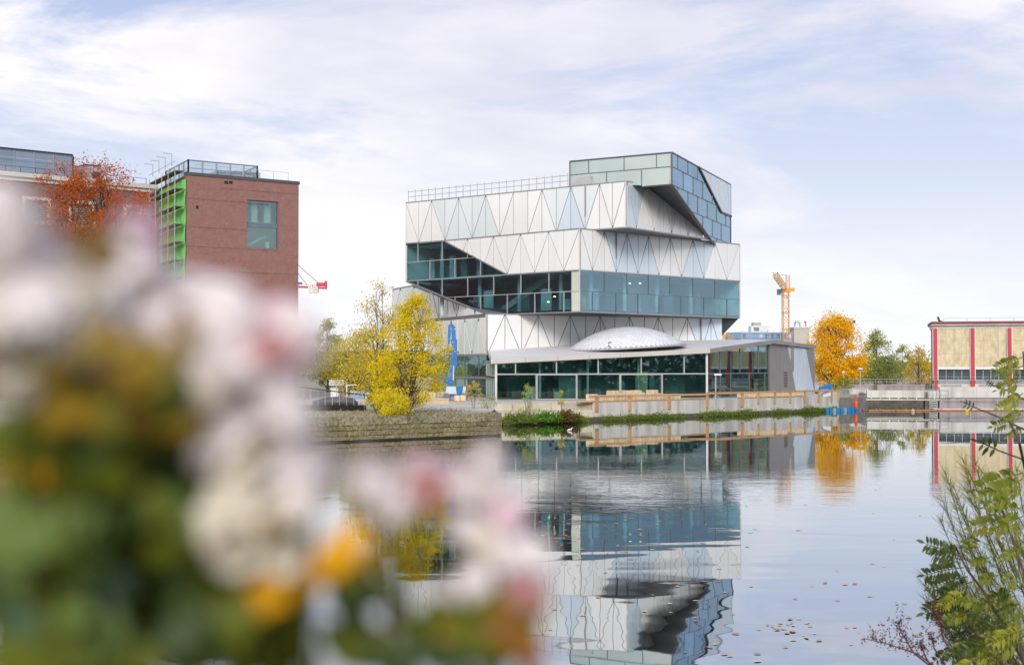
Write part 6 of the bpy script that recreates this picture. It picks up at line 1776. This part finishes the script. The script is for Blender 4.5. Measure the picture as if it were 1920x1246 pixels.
for key, cx, cy, r, kinds, Y in (('A', 25, 415, 80, 'w', .31), ('A', 40, 480, 115, 'ww', .31), ('A', 100, 540, 105, 'wcw', .32), ('A', 40, 610, 105, 'cw', .30), ('A', 15, 710, 60, 'cc', .30), ('A', 170, 565, 80, 'ww', .33),
      ('A', 225, 465, 78, 'pw', .36), ('A', 165, 510, 70, 'w', .36), ('A', 255, 565, 92, 'ww', .34), ('A', 335, 600, 92, 'ww', .35), ('A', 210, 620, 70, 'wc', .33), ('A', 130, 620, 75, 'cw', .32), ('A', 300, 655, 60, 'wc', .34), ('A', 360, 560, 60, 'w', .36), ('B', 590, 640, 50, 'w', .36), ('B', 395, 760, 60, 'c', .34), ('B', 400, 860, 60, 'w', .34),
      ('B', 410, 595, 88, 'ww', .35), ('B', 520, 640, 90, 'pw', .36), ('B', 465, 735, 110, 'ww', .34), ('B', 545, 790, 85, 'ww', .35), ('B', 440, 690, 85, 'w', .34), ('B', 465, 850, 105, 'wc', .33), ('B', 545, 870, 85, 'ww', .34),
      ('B', 545, 945, 85, 'wc', .34), ('B', 450, 960, 95, 'cc', .33), ('B', 425, 1035, 62, 'c', .33), ('B', 585, 890, 55, 'w', .35), ('B', 510, 1010, 70, 'c', .33),
      ('C', 690, 905, 62, 'w', .38), ('C', 730, 945, 66, 'ww', .38), ('C', 775, 885, 50, 'wp', .39), ('C', 850, 895, 58, 'wp', .39), ('C', 915, 888, 66, 'ww', .39), ('C', 945, 950, 56, 'wp', .39), ('C', 900, 1000, 58, 'cw', .38),
      ('C', 975, 1035, 58, 'ww', .38), ('C', 990, 1085, 44, 'pw', .38), ('C', 890, 1078, 58, 'ww', .37), ('C', 845, 1110, 34, 'w', .38), ('C', 735, 1125, 24, 'c', .40), ('C', 725, 1200, 28, 'w', .40)):
    for i in range(3 if r > 60 else 2):
        BL.append((key, cx + rf.uniform(-.42, .42) * r, cy + rf.uniform(-.42, .42) * r, r * rf.uniform(.56, .74), Y + rf.uniform(-.01, .01), kinds[i % len(kinds)]))
for b in BL: blossom(*b, heart='r' if b[5] == 'p' else 'h', hs=.26)
# dark hearts turned to the lens
for key, px, py, r, Y, k in (('A', 195, 480, 46, .285, 'h'), ('A', 165, 468, 36, .285, 'h'), ('B', 510, 655, 44, .29, 'r'), ('B', 480, 650, 30, .29, 'r'), ('C', 800, 925, 34, .34, 'r'), ('B', 515, 985, 30, .315, 'h'), ('B', 480, 830, 24, .32, 'h'), ('C', 985, 1115, 34, .335, 'r'), ('A', 345, 600, 26, .30, 'h')):
    root = PL[key]; c = at(px, py, Y); o = bpy.data.objects.new('flower_heart', HM[k]); COL.objects.link(o); o.parent = root; o.location = c - Vector(root.location); s = r * Y / F * 3; o.scale = (s, s, s * .6); o.rotation_euler = (1.2, .2, 0)
OV = [  # key, px, py, length, width, angle, Y, material
    ('A', 210, 690, 210, 110, .1, .36, 'l_brown'), ('A', 300, 720, 150, 120, .5, .37, 'l_brown'), ('A', 130, 730, 130, 110, -.5, .36, 'l_brown'), ('A', 240, 760, 200, 120, .2, .37, 'l_brown'), ('A', 330, 790, 120, 90, -.2, .37, 'l_brown'), ('A', 340, 690, 70, 70, 0, .36, 'l_rust'),
    ('A', 60, 830, 190, 120, .3, .36, 'l_green'), ('A', 180, 840, 200, 130, -.2, .37, 'l_green'), ('A', 300, 850, 190, 120, .3, .38, 'l_green'), ('A', 100, 920, 230, 130, .1, .37, 'l_green'), ('A', 250, 930, 230, 140, -.3, .38, 'l_green'), ('A', 350, 950, 150, 150, .6, .38, 'l_green'),
    ('A', 30, 880, 90, 60, .2, .35, 'l_brown'), ('A', 70, 890, 60, 40, .0, .34, 'l_orange'),
    ('A', 60, 1000, 260, 95, .25, .33, 'l_light'), ('A', 10, 960, 110, 70, .4, .33, 'l_light'), ('A', 165, 1065, 200, 70, -.5, .35, 'l_blue'), ('A', 70, 1060, 190, 70, .0, .36, 'l_dark'), ('A', 20, 1120, 150, 150, .4, .36, 'l_dark'), ('A', 170, 1200, 190, 90, -.2, .35, 'l_blue'), ('A', 100, 1150, 160, 90, -.3, .35, 'l_green'),
    ('A', 60, 1230, 200, 110, .1, .34, 'l_green'), ('A', 280, 1080, 190, 130, -.6, .38, 'l_dark'), ('A', 270, 1010, 220, 90, .3, .39, 'l_dark'), ('B', 350, 1060, 150, 120, .7, .38, 'l_green'), ('B', 370, 1180, 200, 110, 1.2, .39, 'l_dark'), ('B', 300, 1180, 100, 120, .3, .40, 'l_green'), ('A', 240, 1235, 190, 60, .1, .35, 'l_green'), ('B', 440, 1120, 180, 120, .2, .38, 'l_green'),
    ('B', 450, 1200, 190, 120, -.5, .38, 'l_dark'), 
    ('B', 515, 1105, 150, 74, .30, .335, 'l_orange'), ('B', 635, 1035, 140, 66, .8, .335, 'l_orange'), ('B', 480, 1132, 66, 52, -.6, .335, 'l_orange'), ('B', 580, 1080, 100, 58, .5, .338, 'l_orange'),
    ('B', 660, 1085, 120, 75, -.7, .37, 'l_brown'), ('C', 660, 1150, 190, 55, -1.1, .38, 'l_dark'), ('C', 640, 1210, 120, 60, -.9, .37, 'l_green'), ('C', 690, 1060, 110, 45, .8, .38, 'l_brown'), ('C', 700, 1110, 90, 50, .3, .38, 'l_green'), 
    ('C', 800, 1190, 140, 50, -.5, .39, 'l_green'), ('C', 850, 1225, 150, 60, .2, .38, 'l_dark'), ('C', 880, 1180, 130, 90, .3, .38, 'l_brown'), ('C', 945, 1160, 150, 80, -.4, .37, 'l_brown'), ('C', 985, 1125, 100, 60, -.4, .365, 'l_rust'), ('C', 900, 1130, 110, 60, .6, .38, 'l_green'), ('C', 940, 1215, 90, 70, .4, .39, 'l_green'),
    ('C', 820, 1145, 90, 45, .5, .38, 'l_green'), ('C', 790, 915, 60, 50, .3, .365, 'l_rust'), ('C', 825, 935, 50, 40, .3, .37, 'l_rust'), ('C', 720, 1235, 160, 50, .1, .37, 'l_dark'), ('C', 770, 1060, 50, 30, .5, .40, 'l_brown')]
for x0, x1, y0, y1, n, ms_ in ((70, 370, 640, 800, 34, ['l_brown', 'l_brown', 'l_rust', 'l_green', 'l_brown', 'l_green']), (0, 390, 790, 1000, 34, ['l_green', 'l_green', 'l_dark', 'l_brown', 'l_light']), (0, 330, 1000, 1246, 30, ['l_green', 'l_dark', 'l_dark', 'l_blue', 'l_light']),
      (330, 500, 1070, 1246, 13, ['l_green', 'l_dark', 'l_dark']), (655, 730, 1060, 1200, 5, ['l_green', 'l_dark', 'l_brown']), (840, 1000, 1110, 1230, 9, ['l_brown', 'l_green', 'l_rust'])):
    for i in range(n):
        OV.append(('A' if x1 < 380 else ('B' if x1 < 560 else 'C'), rf.uniform(x0, x1), rf.uniform(y0, y1), rf.uniform(50, 120), rf.uniform(28, 60), rf.uniform(-1.4, 1.4), (rf.uniform(.29, .33) if y1 == 800 else rf.uniform(.32, .39)), rf.choice(ms_), .15, rf.uniform(-.5, .5)))
for k in OV: oval(*k)
for key, px, py, r in (('A', 310, 900, 14), ('A', 245, 1012, 20), ('A', 175, 945, 12)):  # tiny cream blooms added in place of round blurred highlights
    blossom(key, px, py, r, .42, 'c', 'h', hs=.5)
